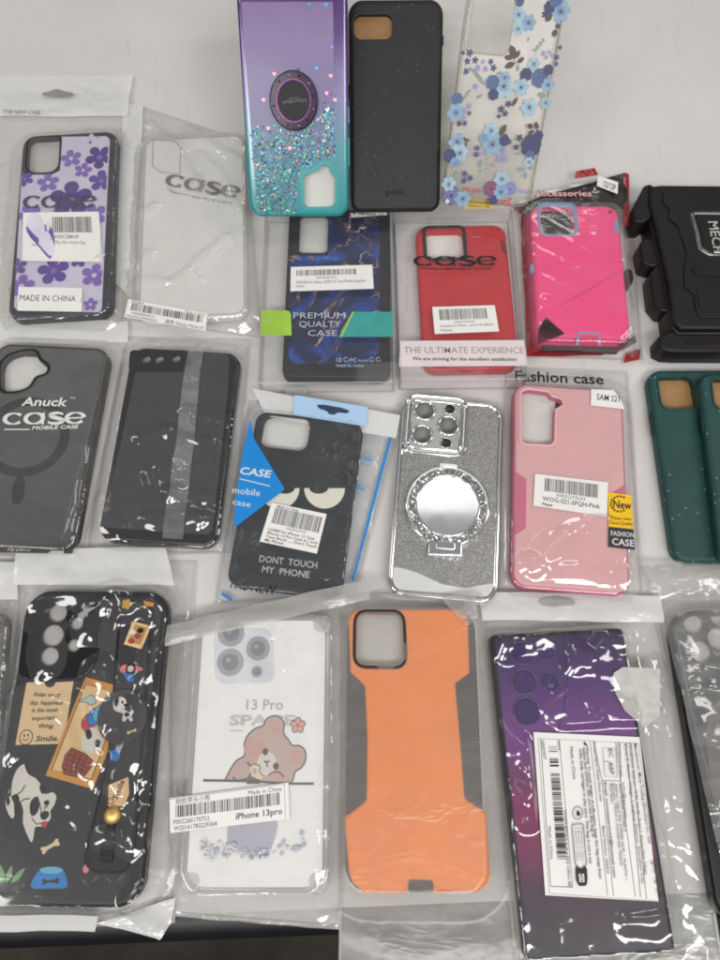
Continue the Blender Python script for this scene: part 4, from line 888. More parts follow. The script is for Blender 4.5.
fs, root = bag('clear_bag', 'thin crinkled bag with a cloudy seam down its middle, around the leather look case', [(158, 60), (582, 70), (515, 800), (22, 800)], CG, [(fr, 10, .5)], F_CRISP, F_MILK, amp=.7, inamp=.32, cgain=1.2, ang=2.1, creases=[([(375, 322), (450, 350), (525, 356)], 1.6, 5), ([(412, 365), (470, 385), (518, 415)], 1.5, 4.5), ([(232, 420), (300, 400)], 1.5, 5), ([(330, 405), (420, 430), (462, 440)], 1.5, 5), ([(255, 540), (275, 590), (320, 630)], 1.5, 4.5), ([(330, 605), (400, 670), (430, 705)], 1.5, 5), ([(75, 630), (90, 700), (160, 725)], 1.6, 6), ([(245, 700), (330, 690), (430, 700), (480, 690)], 1.6, 6), ([(360, 605), (490, 640)], 1.4, 5)])
ts = Fr(fs.O, fs.U, fs.V, fs.N, fs.w, fs.h, fs.T + .4, CG)
header(ts, root, [(372, 96), (424, 96), (352, 752), (282, 748)], film('seam_film', .24, '#e6e6e6', rough=.12, f0=.1, bs=160, bstr=.5, hvar=.8), name='seam_tape', edge=fs.T + .5, amp=.7, step=1.2)
# --- black case with grumpy eyes in the blue printed bag
CH = (210, 370, 3.789)
fr = flat([(182, 142), (582, 206), (505, 822), (48, 858)], 10, 1.0, CH, True)
g = case('grumpy_eyes_phone_case', 'matte black phone case with two grumpy white eyes above white lettering', fr)
M_MBK = mat('matte_black_tpu', '#1b1b1e', .55, var=.15, bump=.2)
hole = rr(*fr.rect(196, 176, 376, 300), 6)
mb = MB(); shell(mb, fr, 8, M_MBK, 2.4, holes=[hole]); mb.build('body', g)
insert(fr, g, [fr.rect(196, 176, 376, 300)])
CREAM = mat('cream_print', '#e4dfd0', .45, var=.03, bump=0); LET = mat('grey_letter', '#b9b9b8', .4, bump=0)
def halfdisc(x, y, r, a0=0): return [fr.q(x + r*math.cos(R(a0 + 180*i/24)), y + r*math.sin(R(a0 + 180*i/24))) for i in range(25)]
mb = MB(fr.T + .05)
for x in (262, 434): mb.poly(halfdisc(x, 448, 77), CREAM)
mb.poly([fr.q(412 + 36*math.cos(R(180*i/20)), 447 + 22*math.sin(R(180*i/20))) for i in range(21)], M_MBK); mb.poly([fr.q(285 + 36*math.cos(R(180*i/20)), 447 + 22*math.sin(R(180*i/20))) for i in range(21)], M_MBK)
mb.build('eye_print', g); mb = MB(fr.T + .05); mb.text(fr, 'DONT  TOUCH', (186, 726), (405, 752), 25, LET, bold=.01); mb.text(fr, 'MY  PHONE', (196, 766), (376, 788), 25, LET, bold=.01); mb.build('warning_print', g)
FR_GRUMP = fr
sl = [(234, 502), (442, 546), (405, 696), (188, 650)]
fs, root = bag('printed_bag', 'frosted bag with bright blue printed corner around the grumpy eyes case', [(150, 118), (706, 250), (548, 850), (18, 885)], CH, [(fr, 8, .7)], film('soft_film', .055, '#dde8f2', rough=.14, f0=.05, bstr=.2), amp=.6, flats=[sl], creases=[([(100, 640), (60, 840)], 1.5, 6), ([(170, 660), (90, 850)], 1, 5), ([(250, 790), (130, 860)], 1, 5), ([(520, 620), (470, 780)], 1.2, 6)])
BLUE = mat('bright_blue_print', '#1f86d2', .3, var=.04, bump=0); LBL = mat('light_blue_print', '#aac9e8', .4, var=.04, bump=0)
mb = MB(fs.T); mb.poly(fs.pts([(152, 186), (168, 262), (284, 452), (90, 600), (96, 500), (120, 330)]), BLUE)
mb.text(fs, 'CASE', (112, 393), (230, 408), 28, PW, bold=.02, shear=.1); mb.stroke(fs.pts([(112, 412), (228, 440)]), .6, PW); mb.text(fs, 'mobile', (84, 466), (188, 478), 26, PW); mb.text(fs, 'case', (84, 508), (152, 520), 22, PW)
mb.build('blue_corner_print', root)
mb = MB(3.0); zf = Fr(fs.O, fs.U, fs.V, fs.N, fs.w, fs.h, 3.2, CH); mb.stroke(zf.pts([(684, 254), (640, 420), (540, 800)]), 1.9, BLUE, 3.4)
mb.build('blue_line_print', root); mb = MB(3); mb.stroke(zf.pts([(44, 846), (84, 872)]), 2, BLUE, 3.4); mb.build('blue_edge_print', root); mb = MB(); mb.stroke(zf.pts([(182, 128), (204, 112)]), 1.6, BLUE, 6); mb.build('blue_edge_print', root)
LB2 = mat('badge_blue', '#5ba3da', .4, bump=0)
for x, y in ((622, 230), (596, 340), (563, 448)):
    mb = MB(); mb.stroke([zf.q(x + 24*math.cos(a), y + 24*math.sin(a)) for a in [i*.35 for i in range(17)]], .45, LB2, 5.2); mb.stroke(zf.pts([(x-18, y+3), (x+18, y+6)]), 1.6, LB2, 5.3); mb.stroke(zf.pts([(x-12, y-10), (x+12, y-8)]), .6, LB2, 5.4); mb.build('badge_print', root)
header(fs, root, [(160, 70), (720, 172), (706, 258), (214, 176)], F_WHITE, edge=9.8, amp=.5, rag=.5)
zf = Fr(fs.O, fs.U, fs.V, fs.N, fs.w, fs.h, 11.6, CH)
mb = MB(11.5); mb.poly(zf.pts([(320, 94), (598, 140), (592, 214), (314, 170)]), LBL); mb.poly(smooth(zf.pts([(405, 126), (528, 148), (524, 166), (482, 160), (474, 170), (450, 168), (444, 156), (408, 145)]), 1), mat('slot_navy', '#2f4258', .6)); mb.build('blue_hang_strip', root)
mb = MB(fs.T + .1); Q = Quad(fs, sl); mb.poly(Q.rect(0, 0, 1, 1), WHITE); Q.bars(mb, .1, .5, .96, .9, 40, INK, 11); Q.text(mb, 'Made in China', .12, .91, .5, .06, INK, .01); Q.text(mb, 'X003K2U6WJ', .38, .42, .72, .06, INK)
for i, s_ in enumerate(('LXEBEI for iPhone 12 Case', 'iPhone 12 Pro Case 6.1 Inch', "Case Shock ..... Don't Touch", 'My Phone')): Q.text(mb, s_, .08, .31 - .09*i, (.9, .97, .97, .4)[i], .065, INK, .012)
mb.build('barcode_label', root)
mb = MB(fs.T - .2); mb.text(fs, 'THE NEW', (66, 824), (246, 852), 32, mat('dark_ink_film', '#19191b', .3, bump=0), bold=.01); mb.build('printed_foot', root)
# --- silver glitter case with a mirror stand
CI = (370, 380, 4)
fr = flat([(132, 70), (532, 90), (512, 895), (62, 862)], 9, .4, CI, True)
g = case('silver_mirror_phone_case', 'silver glitter phone case with chrome edges and a round flip-out mirror', fr)
M_SGL = glittermat('silver_glitter', '#83817e', '#cfcdc9', 2200, .26, .38)
M_SGL2 = glittermat('bright_glitter', '#7d7c7a', '#f4f3f0', 1300, .4, .2)
M_MIR = mat('mirror', '#f2f4f6', .02, metal=1, var=.01, bump=0)
lens = [(218, 126, 46), (207, 222, 46), (312, 186, 46)]; small = [(318, 121, 25), (303, 256, 25)]
holes = [ell(*fr.q(x, y), r*fr.k(x, y)*.8, n=24) for x, y, r in lens + small]
mb = MB(); shell(mb, fr, 11, CHROME, 2.2, holes=holes, cap=M_SGL); mb.build('body', g)
ol = rr(0, 0, fr.w, fr.h, 11, 9)
mb = MB(); mb.loft([[(x, y, fr.T + a) for x, y in inset(ol, d)] for d, a in ((.2, -2), (.2, .2), (.8, .7), (1.7, .8), (2.4, .5), (2.9, .06))], CHROME); mb.build('chrome_frame', g)
mb = MB(); mod = rr(*fr.rect(132, 66, 390, 306), 8)
mb.loft([[(x, y, fr.T + a) for x, y in inset(mod, d)] for d, a in ((-.6, .1), (0, 1.6), (.5, 2.1), (1.0, 2.2), (1.2, 1.7), (4.0, 1.7), (4.2, 2.1), (4.7, 2.1), (5.2, 1.2))], CHROME)
mb.poly(inset(mod, 5.1), mat('silver_plate', '#b9b8b5', .25, metal=.9, bump=.05), fr.T + 1.2, holes=[h for h in holes])
for x, y, r in lens + small: u, v = fr.q(x, y); q_ = r*fr.k(x, y); mb.ringtorus(u, v, fr.T + 1.2, q_*.72, q_, 1.1, CHROME, 32)
mb.build('camera_bezel', g)
bez = bpy.context.scene.objects['camera_bezel']
mb = MB(); pth = inset(mod, 2.6); acc = 0; last = None
for i in range(len(pth)):
    a, b_ = Vector(pth[i-1]), Vector(pth[i]); L_ = (b_ - a).length; t = 0
    while acc + (L_ - t) >= 2.0: t += 2.0 - acc; acc = 0; p_ = a.lerp(b_, t/L_) if L_ else a; mb.dome(p_.x, p_.y, fr.T + 1.65, .85, .8, CHROME, 6, 2)
    acc += L_ - t
mb.build('rhinestones', bez)
insert(fr, g, [fr.rect(150, 80, 380, 300)], mat('lens_shade', '#a09e9a', .5), depth=4.9, pad=-2)
u, v = fr.q(308, 506); r_ = 168*fr.k(308, 506); fq = .99
mb = MB(); mb.prism(ell(u, v, r_, r_*fq, 56), fr.T + .1, fr.T + 3, CHROME, bev=.8); mb.build('mirror_stand', g)
st = bpy.context.scene.objects['mirror_stand']
mb = MB(); mb.poly(ell(u, v, r_*.93, r_*.92, 56), M_SGL2, fr.T + 3.1, holes=[ell(u, v, r_*.76, r_*.75, 56)]); mb.ringtorus(u, v, fr.T + 3.0, r_*.72, r_*.78, .6, CHROME, 56, fq); mb.build('glitter_ring', st)
mb = MB(); mb.poly(ell(u, v, r_*.73, r_*.725, 56), M_MIR, fr.T + 3.2); mb.build('mirror', st)
mb = MB(); mb.prism(rr(*fr.rect(232, 646, 366, 706), 1), fr.T + .1, fr.T + 3.1, CHROME, bev=.6); mb.prism(rr(*fr.rect(262, 650, 338, 682), .8), fr.T + 3, fr.T + 3.9, CHROME, bev=.4); mb.tube([(*fr.q(232, 700), fr.T + 2.4), (*fr.q(366, 704), fr.T + 2.4)], 1.0, CHROME, 10); mb.build('hinge', st)
mb = MB(); mb.prism(rr(*fr.rect(276, 340, 348, 356), .8), fr.T + 1, fr.T + 3.4, CHROME, bev=.4); mb.build('finger_tab', st)
mb = MB(); wv = [(82, 748), (130, 752), (200, 775), (290, 818), (380, 832), (460, 818), (505, 812), (502, 850), (480, 868), (110, 838), (80, 818)]
mb.poly(fillet(fr.pts(wv), 3), mat('silver_reflection', '#e6e5e2', .3, metal=.35, var=.03, bump=.05), fr.T + .12); mb.build('chrome_foot', g)  # white reflection on the chrome foot, painted in as a pale base colour
FR_SILV = fr
# --- pale pink case in a bag
CJ = (490, 360, 3.694)
fr = flat([(94, 92), (486, 100), (528, 866), (74, 842)], 11, 1.0, CJ, True)
g = case('pale_pink_phone_case', 'pale pink two tone phone case with darker pink side grips', fr)
M_PK = mat('pale_pink', '#e4aeb0', .45, var=.04, bump=.08); M_DPK = mat('rose_pink', '#cf6f88', .45, var=.05, bump=.1)
hole = fillet(fr.pts([(116, 150), (118, 120), (140, 112), (215, 122), (225, 138), (262, 148), (268, 165), (238, 182), (234, 300), (222, 312), (130, 308), (116, 296)]), 1)
mb = MB(); shell(mb, fr, 9, M_DPK, 3.2, holes=[hole], cap=M_PK); mb.build('body', g)
mb = MB(); mb.prism(inset(rr(0, 0, fr.w, fr.h, 9, 8), 1.2), fr.T - 3, fr.T + .3, M_PK, holes=[hole], bev=1.4, hd=1.5); mb.build('outer_shell', g)
mb = MB(); mb.tube([(x, y, fr.T + .3) for x, y in inset(hole, -1.1)], 1.1, M_PK, 8, True); mb.tube([(x, y, fr.T + .25) for x, y in fr.pts([(268, 170), (300, 165), (310, 136), (480, 142)])], .3, M_PK, 6); mb.build('camera_rim', g)
for p_ in ([(93, 412), (134, 440), (132, 622), (90, 648)], [(455, 488), (496, 462), (510, 640), (470, 660)]): mb = MB(); mb.poly(fr.pts(p_), M_DPK, fr.T + .45); mb.build('side_grip', g)
mb = MB(); mb.stroke(fr.pts([(150, 838), (440, 862)]), 1.6, M_DPK, fr.T - 1); mb.build('foot_trim', g)
insert(fr, g, [fr.rect(116, 112, 240, 312)])
FR_PINK = fr
sl = [(166, 420), (436, 452), (432, 580), (160, 538)]; nl = [(436, 488), (524, 500), (536, 702), (438, 690)]
fs, root = bag('clear_bag', 'clear bag with a yellow and black sticker around the pale pink case', [(58, 28), (508, 46), (566, 905), (36, 880)], CJ, [(fr, 9, .8)], F_CRISP, F_MILK, amp=.55, cgain=1.2, flats=[sl, nl], creases=[([(140, 785), (200, 690), (300, 640), (410, 580)], 1.5, 6), ([(170, 770), (260, 670)], 1.5, 5), ([(125, 760), (140, 800), (260, 800), (430, 822), (480, 800)], 1.6, 6), ([(480, 770), (495, 830)], 1.5, 5), ([(270, 545), (310, 560)], 1.3, 4), ([(540, 560), (560, 850)], 1.2, 5)])
mb = MB(4.6); zf = Fr(fs.O, fs.U, fs.V, fs.N, fs.w, fs.h, 9.5, CJ); mb.text(zf, 'Fashion case', (92, 78), (420, 92), 42, INK, bold=.022, w=10.2); mb.build('printed_heading', root)
mb = MB(fs.T + .1); zf = Fr(fs.O, fs.U, fs.V, fs.N, fs.w, fs.h, fs.T + .1, CJ); Q = Quad(zf, [(374, 108), (470, 112), (497, 182), (372, 168)]); mb.poly([Q(0, 0), Q(1, 0), Q(1, .45), Q(.86, 1), Q(0, 1)], WHITE); mb.text(zf, 'SAM S21', (394, 146), (478, 156), 24, INK, bold=.01); mb.build('size_label', root)
mb = MB(fs.T + .2); Q = Quad(fs, sl); mb.poly(Q.rect(0, 0, 1, 1), WHITE); Q.bars(mb, .14, .5, .88, .9, 40, INK, 12); Q.text(mb, 'X002QY0LR5', .3, .37, .7, .1, INK); Q.text(mb, 'WOG-S21-SFQH-Pink', .12, .2, .9, .13, INK, .012); Q.text(mb, 'New', .12, .05, .26, .1, INK, .02); mb.build('barcode_label', root)
YEL = mat('yellow_sticker_bright', '#f0bd17', .4, var=.03, bump=0); DGR = mat('charcoal_sticker', '#353236', .4, bump=0)
mb = MB(fs.T + .2); mb.poly(zf.pts([(436, 488), (522, 500), (530, 625), (438, 616)]), YEL); mb.poly(zf.pts([(438, 616), (530, 625), (536, 702), (437, 690)]), DGR)
for i in range(12): a = R(60 + 240*i/11); mb.poly(ell(*zf.q(478 + 32*math.cos(a), 532 + 28*math.sin(a)), .75, n=8), INK)
mb.text(zf, 'New', (455, 546), (522, 552), 30, INK, bold=.02); mb.text(zf, 'Please view', (446, 588), (522, 594), 13, INK); mb.text(zf, 'Good Quality', (443, 606), (528, 612), 13, INK); mb.text(zf, 'FASHION', (446, 648), (532, 656), 18, PW, bold=.01); mb.text(zf, 'CASE', (450, 682), (532, 690), 25, PW, bold=.015); mb.build('new_sticker', root)
# --- two dark green cases at the right edge
CK = (600, 350, 3.558)
M_GRN = speckmat('dark_green_bioplastic', '#17433f', '#7f9a92', .5, 430, .09)
for i, (cor, hr, base, lab_) in enumerate((([(160, 68), (520, 68), (640, 756), (274, 756)], [(206, 96), (330, 96), (336, 210), (232, 210)], .4, 'dark green speckled phone case lying underneath, its left side fully in view'), ([(344, 84), (700, 84), (800, 775), (440, 775)], [(396, 104), (520, 104), (530, 214), (420, 214)], 8.0, 'dark green speckled phone case on top of its twin, cut off by the right edge'))):
    fr = flat(cor, 9, base, CK, True)
    g = case('green_phone_case', lab_, fr); g['group'] = 'pair of dark green cases'
    hole = [fr.q(x, y) for x, y in hr]; hole = smooth([hole[0], hole[1], hole[2], hole[3]], 0)
    cx = sum(a for a, b_ in hole)/4; cy = sum(b_ for a, b_ in hole)/4
    hole = rr(cx, cy, abs(hole[1][0]-hole[0][0])*1.0, abs(hole[0][1]-hole[3][1]), [5, 3, 6, 5])
    mb = MB(); shell(mb, fr, 10, M_GRN, 3.2, holes=[hole], hd=6); mb.build('body', g)
    mb = MB(); mb.tube([(x, y, fr.T + .1) for x, y in inset(hole, -.6)], .7, M_GRN, 8, True); mb.build('camera_rim', g)
    mb = MB(); mb.poly(inset(hole, -1), BROWN, fr.T - 5.5); mb.build('card_insert', g)
    a = fr.q(375, 215)[1]; b_ = fr.q(380, 292)[1]; mb = MB(); mb.prism(rr(-fr.w/2 - .1, (a+b_)/2, 1.6, abs(a-b_), .7), fr.T - 6, fr.T - 2, mat('green_button', '#0e2b29', .5), bev=.5); mb.build('side_button', g)
FR_GREEN = fr
# ================================================================== FRONT ROW
# --- cartoon dog case
CL, CL2, CL3, CL4 = (0, 560, 2.4), (0, 740, 4.235), (0, 660, 6.545), (80, 590, 5.65)
fr = flat([(28, 589), (170, 592), (140, 912), (-19, 905)], 11, 1.0, CL)
g = case('cartoon_dog_phone_case', 'black phone case printed with a spotted cartoon dog, blue bowl and cream note', fr)
M_RUB = mat('black_soft_rubber', '#0c0d10', .38, var=.2, bump=.2); M_LEA2 = mat('black_leather', '#2f2d2f', .5, var=.16, vs=250, bump=.9, bs=1400, bd=.0006)
hs = [(140, 128, 22), (185, 154, 15), (178, 206, 15), (120, 232, 22), (128, 182, 26)]
holes = [ell(*fr.q(x, y), r*fr.k(x, y), n=22) for x, y, r in hs]
mb = MB(); shell(mb, fr, [14, 14, 14, 14], M_RUB, 3, holes=holes); mb.build('body', g)
mb = MB(); pn = fillet(fr.pts([(240, 92), (372, 92), (388, 120), (310, 800), (290, 815), (-18, 800), (-28, 780), (34, 300), (200, 290), (232, 250), (244, 170)]), 4); mb.poly(pn, M_LEA2, fr.T + .1); mb.build('leather_panel', g)
gl = fillet(fr.pts([(60, 130), (78, 92), (225, 88), (243, 110), (240, 230), (205, 284), (60, 288), (44, 268)]), 6)
mb = MB(); mb.prism(gl, fr.T - 1, fr.T + .9, mat('gloss_black_plate', '#0d0e12', .12, coat=.6, bump=.04), holes=holes, bev=.5); mb.build('camera_plate', g)
insert(fr, g, [fr.rect(90, 95, 215, 265)], mat('grey_foam', '#aeaaa4', .6, bump=.3, bs=500), pad=-4, depth=.9)
cp = {k: mat('art_' + k, h, .42, var=.05, bump=0) for k, h in (('cream', '#d9bb8f'), ('orange', '#c98a3c'), ('paper', '#d8b584'), ('white', '#cdc8bd'), ('black', '#161517'), ('brick', '#8f4330'), ('blue', '#1f72b8'), ('lblue', '#63a8c2'), ('green', '#6f9a68'), ('pink', '#d57684'), ('yellow', '#c79a34'), ('red', '#b03a44'), ('bone', '#d3c090'), ('dkgreen', '#4d5a48'), ('cloud', '#a9b8bc'))}
mb = MB(fr.T + .2)
f3 = lambda L: fr.pts(L, CL3); f2 = lambda L: fr.pts(L, CL2)
mb.poly(f3([(175, 148), (290, 142), (297, 165), (322, 182), (352, 172), (365, 146), (482, 140), (415, 548), (102, 556)]), cp['cream'])
for s_, a, b_, h_ in (('Relax every', (222, 238), (398, 240), 26), ('day, happiness', (196, 292), (412, 292), 26), ('is the most', (208, 342), (380, 338), 26), ('important', (208, 396), (370, 388), 26), ('thing.', (252, 442), (354, 444), 26), ('Smile.', (232, 532), (384, 530), 34)): mb.text(fr, s_, a, b_, h_, cp['black'], CL3, bold=.022, shear=.2)
u, v = fr.q(172, 506, CL3); r_ = 42*fr.k(172, 506, CL3); mb.stroke(ell(u, v, r_, r_*1.1, 30), .5, cp['black'], closed=True)
for x, y in ((160, 495), (186, 492)): mb.poly(ell(*fr.q(x, y, CL3), .5, .8, 10), cp['black'])
mb.stroke(f3([(150, 515), (170, 530), (194, 512)]), .45, cp['black'])
mb.build('cream_note', g)
mb = MB(fr.T + .35)
mb.poly(f3([(562, 112), (860, 195), (610, 845), (300, 755)]), cp['orange']); mb.poly(f3([(562, 158), (800, 225), (600, 780), (340, 720)]), cp['paper']); mb.stroke(f3([(562, 158), (800, 225), (600, 780), (340, 720)]), .5, cp['black'], closed=True)
cl = cr(f3([(525, 262), (560, 250), (600, 228), (628, 260), (625, 285), (590, 292), (560, 274), (525, 275)]), 2); mb.poly(cl, cp['cloud']); mb.stroke(cl, .35, cp['black'], closed=True)
for x, y, k_ in ((585, 405, 'red'), (625, 370, 'blue'), (660, 350, 'lblue')): e_ = ell(*fr.q(x, y, CL3), 4.1, 5.0, 22, -.4); mb.poly(e_, cp[k_]); mb.stroke(e_, .3, cp['black'], closed=True)
mb.poly(cr(f3([(560, 470), (610, 440), (650, 470), (670, 560), (620, 610), (560, 600), (530, 540)]), 2), cp['white']); mb.poly(cr(f3([(560, 470), (590, 450), (605, 500), (575, 520)]), 2), cp['black']); mb.poly(cr(f3([(630, 520), (660, 530), (650, 570), (625, 560)]), 2), cp['black'])
bk = cr(f3([(470, 575), (560, 615), (612, 660), (600, 700), (545, 775), (420, 745), (408, 700), (430, 620)]), 1); mb.poly(bk, cp['brick']); mb.stroke(bk, .45, cp['black'], closed=True)
for i in range(4): mb.stroke(f3([(450 - i*12, 615 + i*33), (530 - i*4, 650 + i*30), (598 - i*18, 680 + i*26)]), .35, cp['black'])
for i in range(4): mb.stroke(f3([(470 + i*32, 590 + i*14), (440 + i*34, 670 + i*10), (425 + i*34, 742 + i*8)]), .35, cp['black'])
mb.build('picture_print', g)
mb = MB(fr.T + .3)
dog = cr(f2([(100, 102), (122, 120), (128, 150), (150, 160), (178, 195), (192, 230), (222, 220), (240, 240), (228, 280), (214, 300), (216, 330), (200, 350), (178, 366), (150, 368), (145, 400), (135, 434), (118, 405), (98, 350), (100, 300), (88, 262), (66, 250), (62, 320), (48, 330), (28, 290), (26, 250), (48, 235), (52, 180), (70, 130)]), 2)
mb.poly(dog, cp['white'])
for b_ in ([(106, 100), (122, 118), (128, 148), (118, 140), (108, 118)], [(126, 282), (136, 252), (160, 238), (168, 262), (166, 292), (150, 318), (132, 318)], [(172, 320), (182, 302), (206, 302), (208, 322), (192, 338), (176, 334)], [(48, 240), (76, 228), (84, 262), (74, 320), (62, 310), (60, 268)], [(186, 262), (206, 254), (210, 270), (196, 280)], [(168, 196), (178, 190), (192, 222), (176, 226)], [(26, 255), (38, 240), (44, 262), (34, 280)]): mb.poly(cr(f2(b_), 2), cp['black'])
mb.stroke(f2([(168, 262), (176, 300), (172, 320)]), .5, cp['black']); mb.stroke(f2([(135, 330), (155, 356), (180, 352), (210, 346)]), .5, cp['black']); mb.stroke(f2([(90, 262), (104, 250), (128, 248)]), .6, cp['black']); mb.stroke(f2([(72, 232), (96, 214), (108, 190)]), .6, cp['black']); mb.stroke(f2([(192, 296), (190, 282), (204, 284)]), .5, cp['black'])
mb.poly(cr(f2([(176, 348), (194, 344), (204, 352), (190, 372), (178, 364)]), 2), cp['red'])
mb.build('dog_print', g)
mb = MB(fr.T + .3)
def bone(pts_, c_, mm, k_=1.0):
    (x0, y0), (x1, y1) = [fr.q(*p, c_) for p in pts_]; d = Vector((x1-x0, y1-y0)); L_ = d.length; d.normalize(); n_ = Vector((-d.y, d.x)); A_ = Vector((x0, y0))
    o = []
    for t, w_ in ((-.02, .0), (-.1, .1), (-.08, .2), (.06, .24), (.18, .12), (.5, .1), (.82, .12), (.94, .24), (1.08, .2), (1.1, .1), (1.02, 0)): o.append(A_ + d*L_*t + n_*L_*w_*k_)
    for t, w_ in ((1.1, -.1), (1.08, -.2), (.94, -.24), (.82, -.12), (.5, -.1), (.18, -.12), (.06, -.24), (-.08, -.2), (-.1, -.1)): o.append(A_ + d*L_*t + n_*L_*w_*k_)
    mb.poly(smooth([tuple(p) for p in o], 2), mm)
bone([(182, 468), (245, 432)], CL2, cp['bone']); mb.build('bone_print', g)
mb = MB(fr.T + .3); mb.poly(fillet(f2([(160, 556), (272, 552), (288, 600), (286, 622), (272, 628), (140, 630), (128, 616), (140, 590)]), 1), cp['blue']); mb.poly(ell(*fr.q(218, 551, CL2), 6.2, 1.7, 26), cp['lblue']); bone([(185, 600), (246, 596)], CL2, cp['black'], .8); mb.build('bowl_print', g)
def blade(a, b_, wd_, k_, c_=CL2):
    A_, B_ = Vector(fr.q(*a, c_)), Vector(fr.q(*b_, c_)); d = B_ - A_; n_ = Vector((-d.y, d.x)).normalized()*wd_
    mb.poly([tuple(A_ + d*t + n_*math.sin(math.pi*min(1, t*.9+.1))) for t in (0, .25, .5, .75, 1)] + [tuple(A_ + d*t - n_*math.sin(math.pi*min(1, t*.9+.1))) for t in (.75, .5, .25)], cp[k_])
mb = MB(fr.T + .3)
for a in (((18, 608), (-2, 525)), ((28, 608), (52, 530)), ((48, 608), (108, 540)), ((10, 606), (-24, 560))): blade(*a, 1.5, 'green')
mb.build('grass_print', g); mb = MB(fr.T + .3)
for a in (((372, 612), (342, 584)), ((388, 602), (424, 570)), ((475, 606), (446, 578)), ((492, 600), (532, 566)), ((398, 498), (382, 458)), ((420, 500), (440, 480)), ((498, 532), (530, 520)), ((482, 540), (476, 515))): blade(*a, .5, 'dkgreen')
mb.build('sprig_print', g)
mb = MB(fr.T + .3)
for x, y, r, k_ in ((432, 402, 13, 'pink'), (420, 432, 13, 'pink'), (412, 420, 8, 'pink'), (365, 545, 13, 'pink')): mb.poly(ell(*fr.q(x, y, CL2), r*fr.k(x, y, CL2), r*1.3*fr.k(x, y, CL2), 14), cp[k_])
u, v = fr.q(523, 460, CL2); q_ = fr.k(523, 460, CL2); mb.poly(petal(u, v, 27*q_, 5, .62, .6, .4), cp['yellow']); mb.poly(ell(u, v, 7*q_, n=12), cp['black']); mb.poly(ell(*fr.q(466, 500, CL2), 13*q_, 10*q_, 14, .5), cp['yellow'])
mb.build('flower_print', g)
# strap: a raised band with a gold stud and a round grip pad
mb = MB(); band = fillet(fr.pts([(292, 100), (352, 100), (366, 125), (318, 720), (300, 748), (226, 748), (204, 722), (262, 480), (284, 200)]), 5)
mb.prism(band, fr.T, fr.T + 1.3, M_LEA2, bev=.5); mb.stroke(band, 1.3, M_RUB, fr.T + 1.36, True)
mb.build('hand_strap', g); stp = bpy.context.scene.objects['hand_strap']
mb = MB(); mb.prism(cr(f2([(462, 350), (492, 352), (482, 500), (468, 516), (440, 508), (432, 480)]), 2), fr.T + 1.3, fr.T + 2.2, M_RUB, bev=.5); mb.build('strap_slot', stp)
mb = MB(); u, v = fr.q(480, 316, CL2); mb.dome(u, v, fr.T + 1.4, 37*fr.k(480, 316, CL2), 3.2, mat('gold_metal', '#e2c07c', .5, metal=1, var=.08, bump=.1), 28, 6); mb.build('gold_stud', stp)
mb = MB(); u, v = fr.q(245, 715, CL4); q_ = fr.k(245, 715, CL4)
mb.prism(ell(u, v, 140*q_, 150*q_, 40), fr.T + 1.3, fr.T + 2.4, mat('charcoal_pad', '#38363a', .55, var=.12, bump=.5, bs=1500), bev=.5); mb.w = fr.T + 2.45
mb.poly(cr(fr.pts([(196, 640), (206, 612), (240, 604), (264, 618), (270, 650), (258, 672), (286, 690), (306, 678), (310, 694), (294, 712), (306, 734), (292, 742), (276, 722), (262, 742), (246, 736), (250, 700), (226, 690), (200, 676)], CL4)), cp['white'])
mb.poly(cr(fr.pts([(200, 634), (206, 614), (226, 606), (224, 640), (210, 660)], CL4)), cp['black']); mb.poly(ell(*fr.q(248, 634, CL4), .7, .9, 10), cp['black']); mb.poly(ell(*fr.q(264, 650, CL4), 1.1, .8, 10), cp['black']); mb.poly(ell(*fr.q(272, 704, CL4), 1.5, 1.2, 12), cp['black'])
bone([(278, 806), (322, 790)], CL4, cp['bone'], .8)
mb.build('round_pad', stp)
mb = MB(fr.T + 1.45); mb.poly(fr.pts([(302, 178), (405, 205), (352, 336), (252, 308)], CL4), cp['paper']); mb.poly(fr.pts([(316, 196), (386, 214), (345, 312), (272, 292)], CL4), mat('art_tan', '#a77d55', .5))
for x, y, k_ in ((300, 240, 'white'), (330, 262, 'brick'), (295, 290, 'brick'), (345, 230, 'black')): mb.poly(ell(*fr.q(x, y, CL4), 2.0, 1.6, 12), cp[k_])
mb.build('picture_print', stp); mb = MB(fr.T + 1.45); mb.poly(cr(fr.pts([(248, 425), (330, 430), (360, 452), (320, 462), (235, 465)], CL4)), cp['pink']); mb.poly(ell(*fr.q(290, 446, CL4), 3, 3, 16), cp['black']); mb.poly(ell(*fr.q(290, 446, CL4), 1.8, 1.8, 16), cp['white']); mb.poly(fr.pts([(240, 465), (305, 480), (310, 515), (280, 520)], CL4), cp['blue'])
mb.build('camera_print', stp); mb = MB(fr.T + 1.45); mb.poly(petal(*fr.q(268, 82, CL4), 3.2, 5, .6, .6), cp['yellow']); mb.build('flower_print', stp); mb = MB(fr.T + 1.45); mb.poly(fr.pts([(360, 62), (425, 74), (418, 96), (372, 92)], CL4), cp['orange'])
mb.build('tag_print', stp); mb = MB(fr.T + 1.45); mb.poly(fr.pts([(262, 540), (310, 520), (312, 560), (300, 590), (262, 590)]), cp['paper']); mb.text(fr, 'Smile', (284, 575), (302, 530), 14, cp['black'], bold=.02); mb.stroke([fr.q(268 + 7*math.cos(a), 578 + 7*math.sin(a)) for a in [i*.35 for i in range(19)]], .4, cp['black'])
mb.build('note_print', stp); mb = MB(fr.T + 1.45); mb.poly(ell(*fr.q(279, 468), 2.6, 3.2, 14), cp['blue'])
mb.build('dot_print', stp)
FR_DOG = fr
bgc = [(28, -4), (470, 6), (418, 868), (-70, 885)]
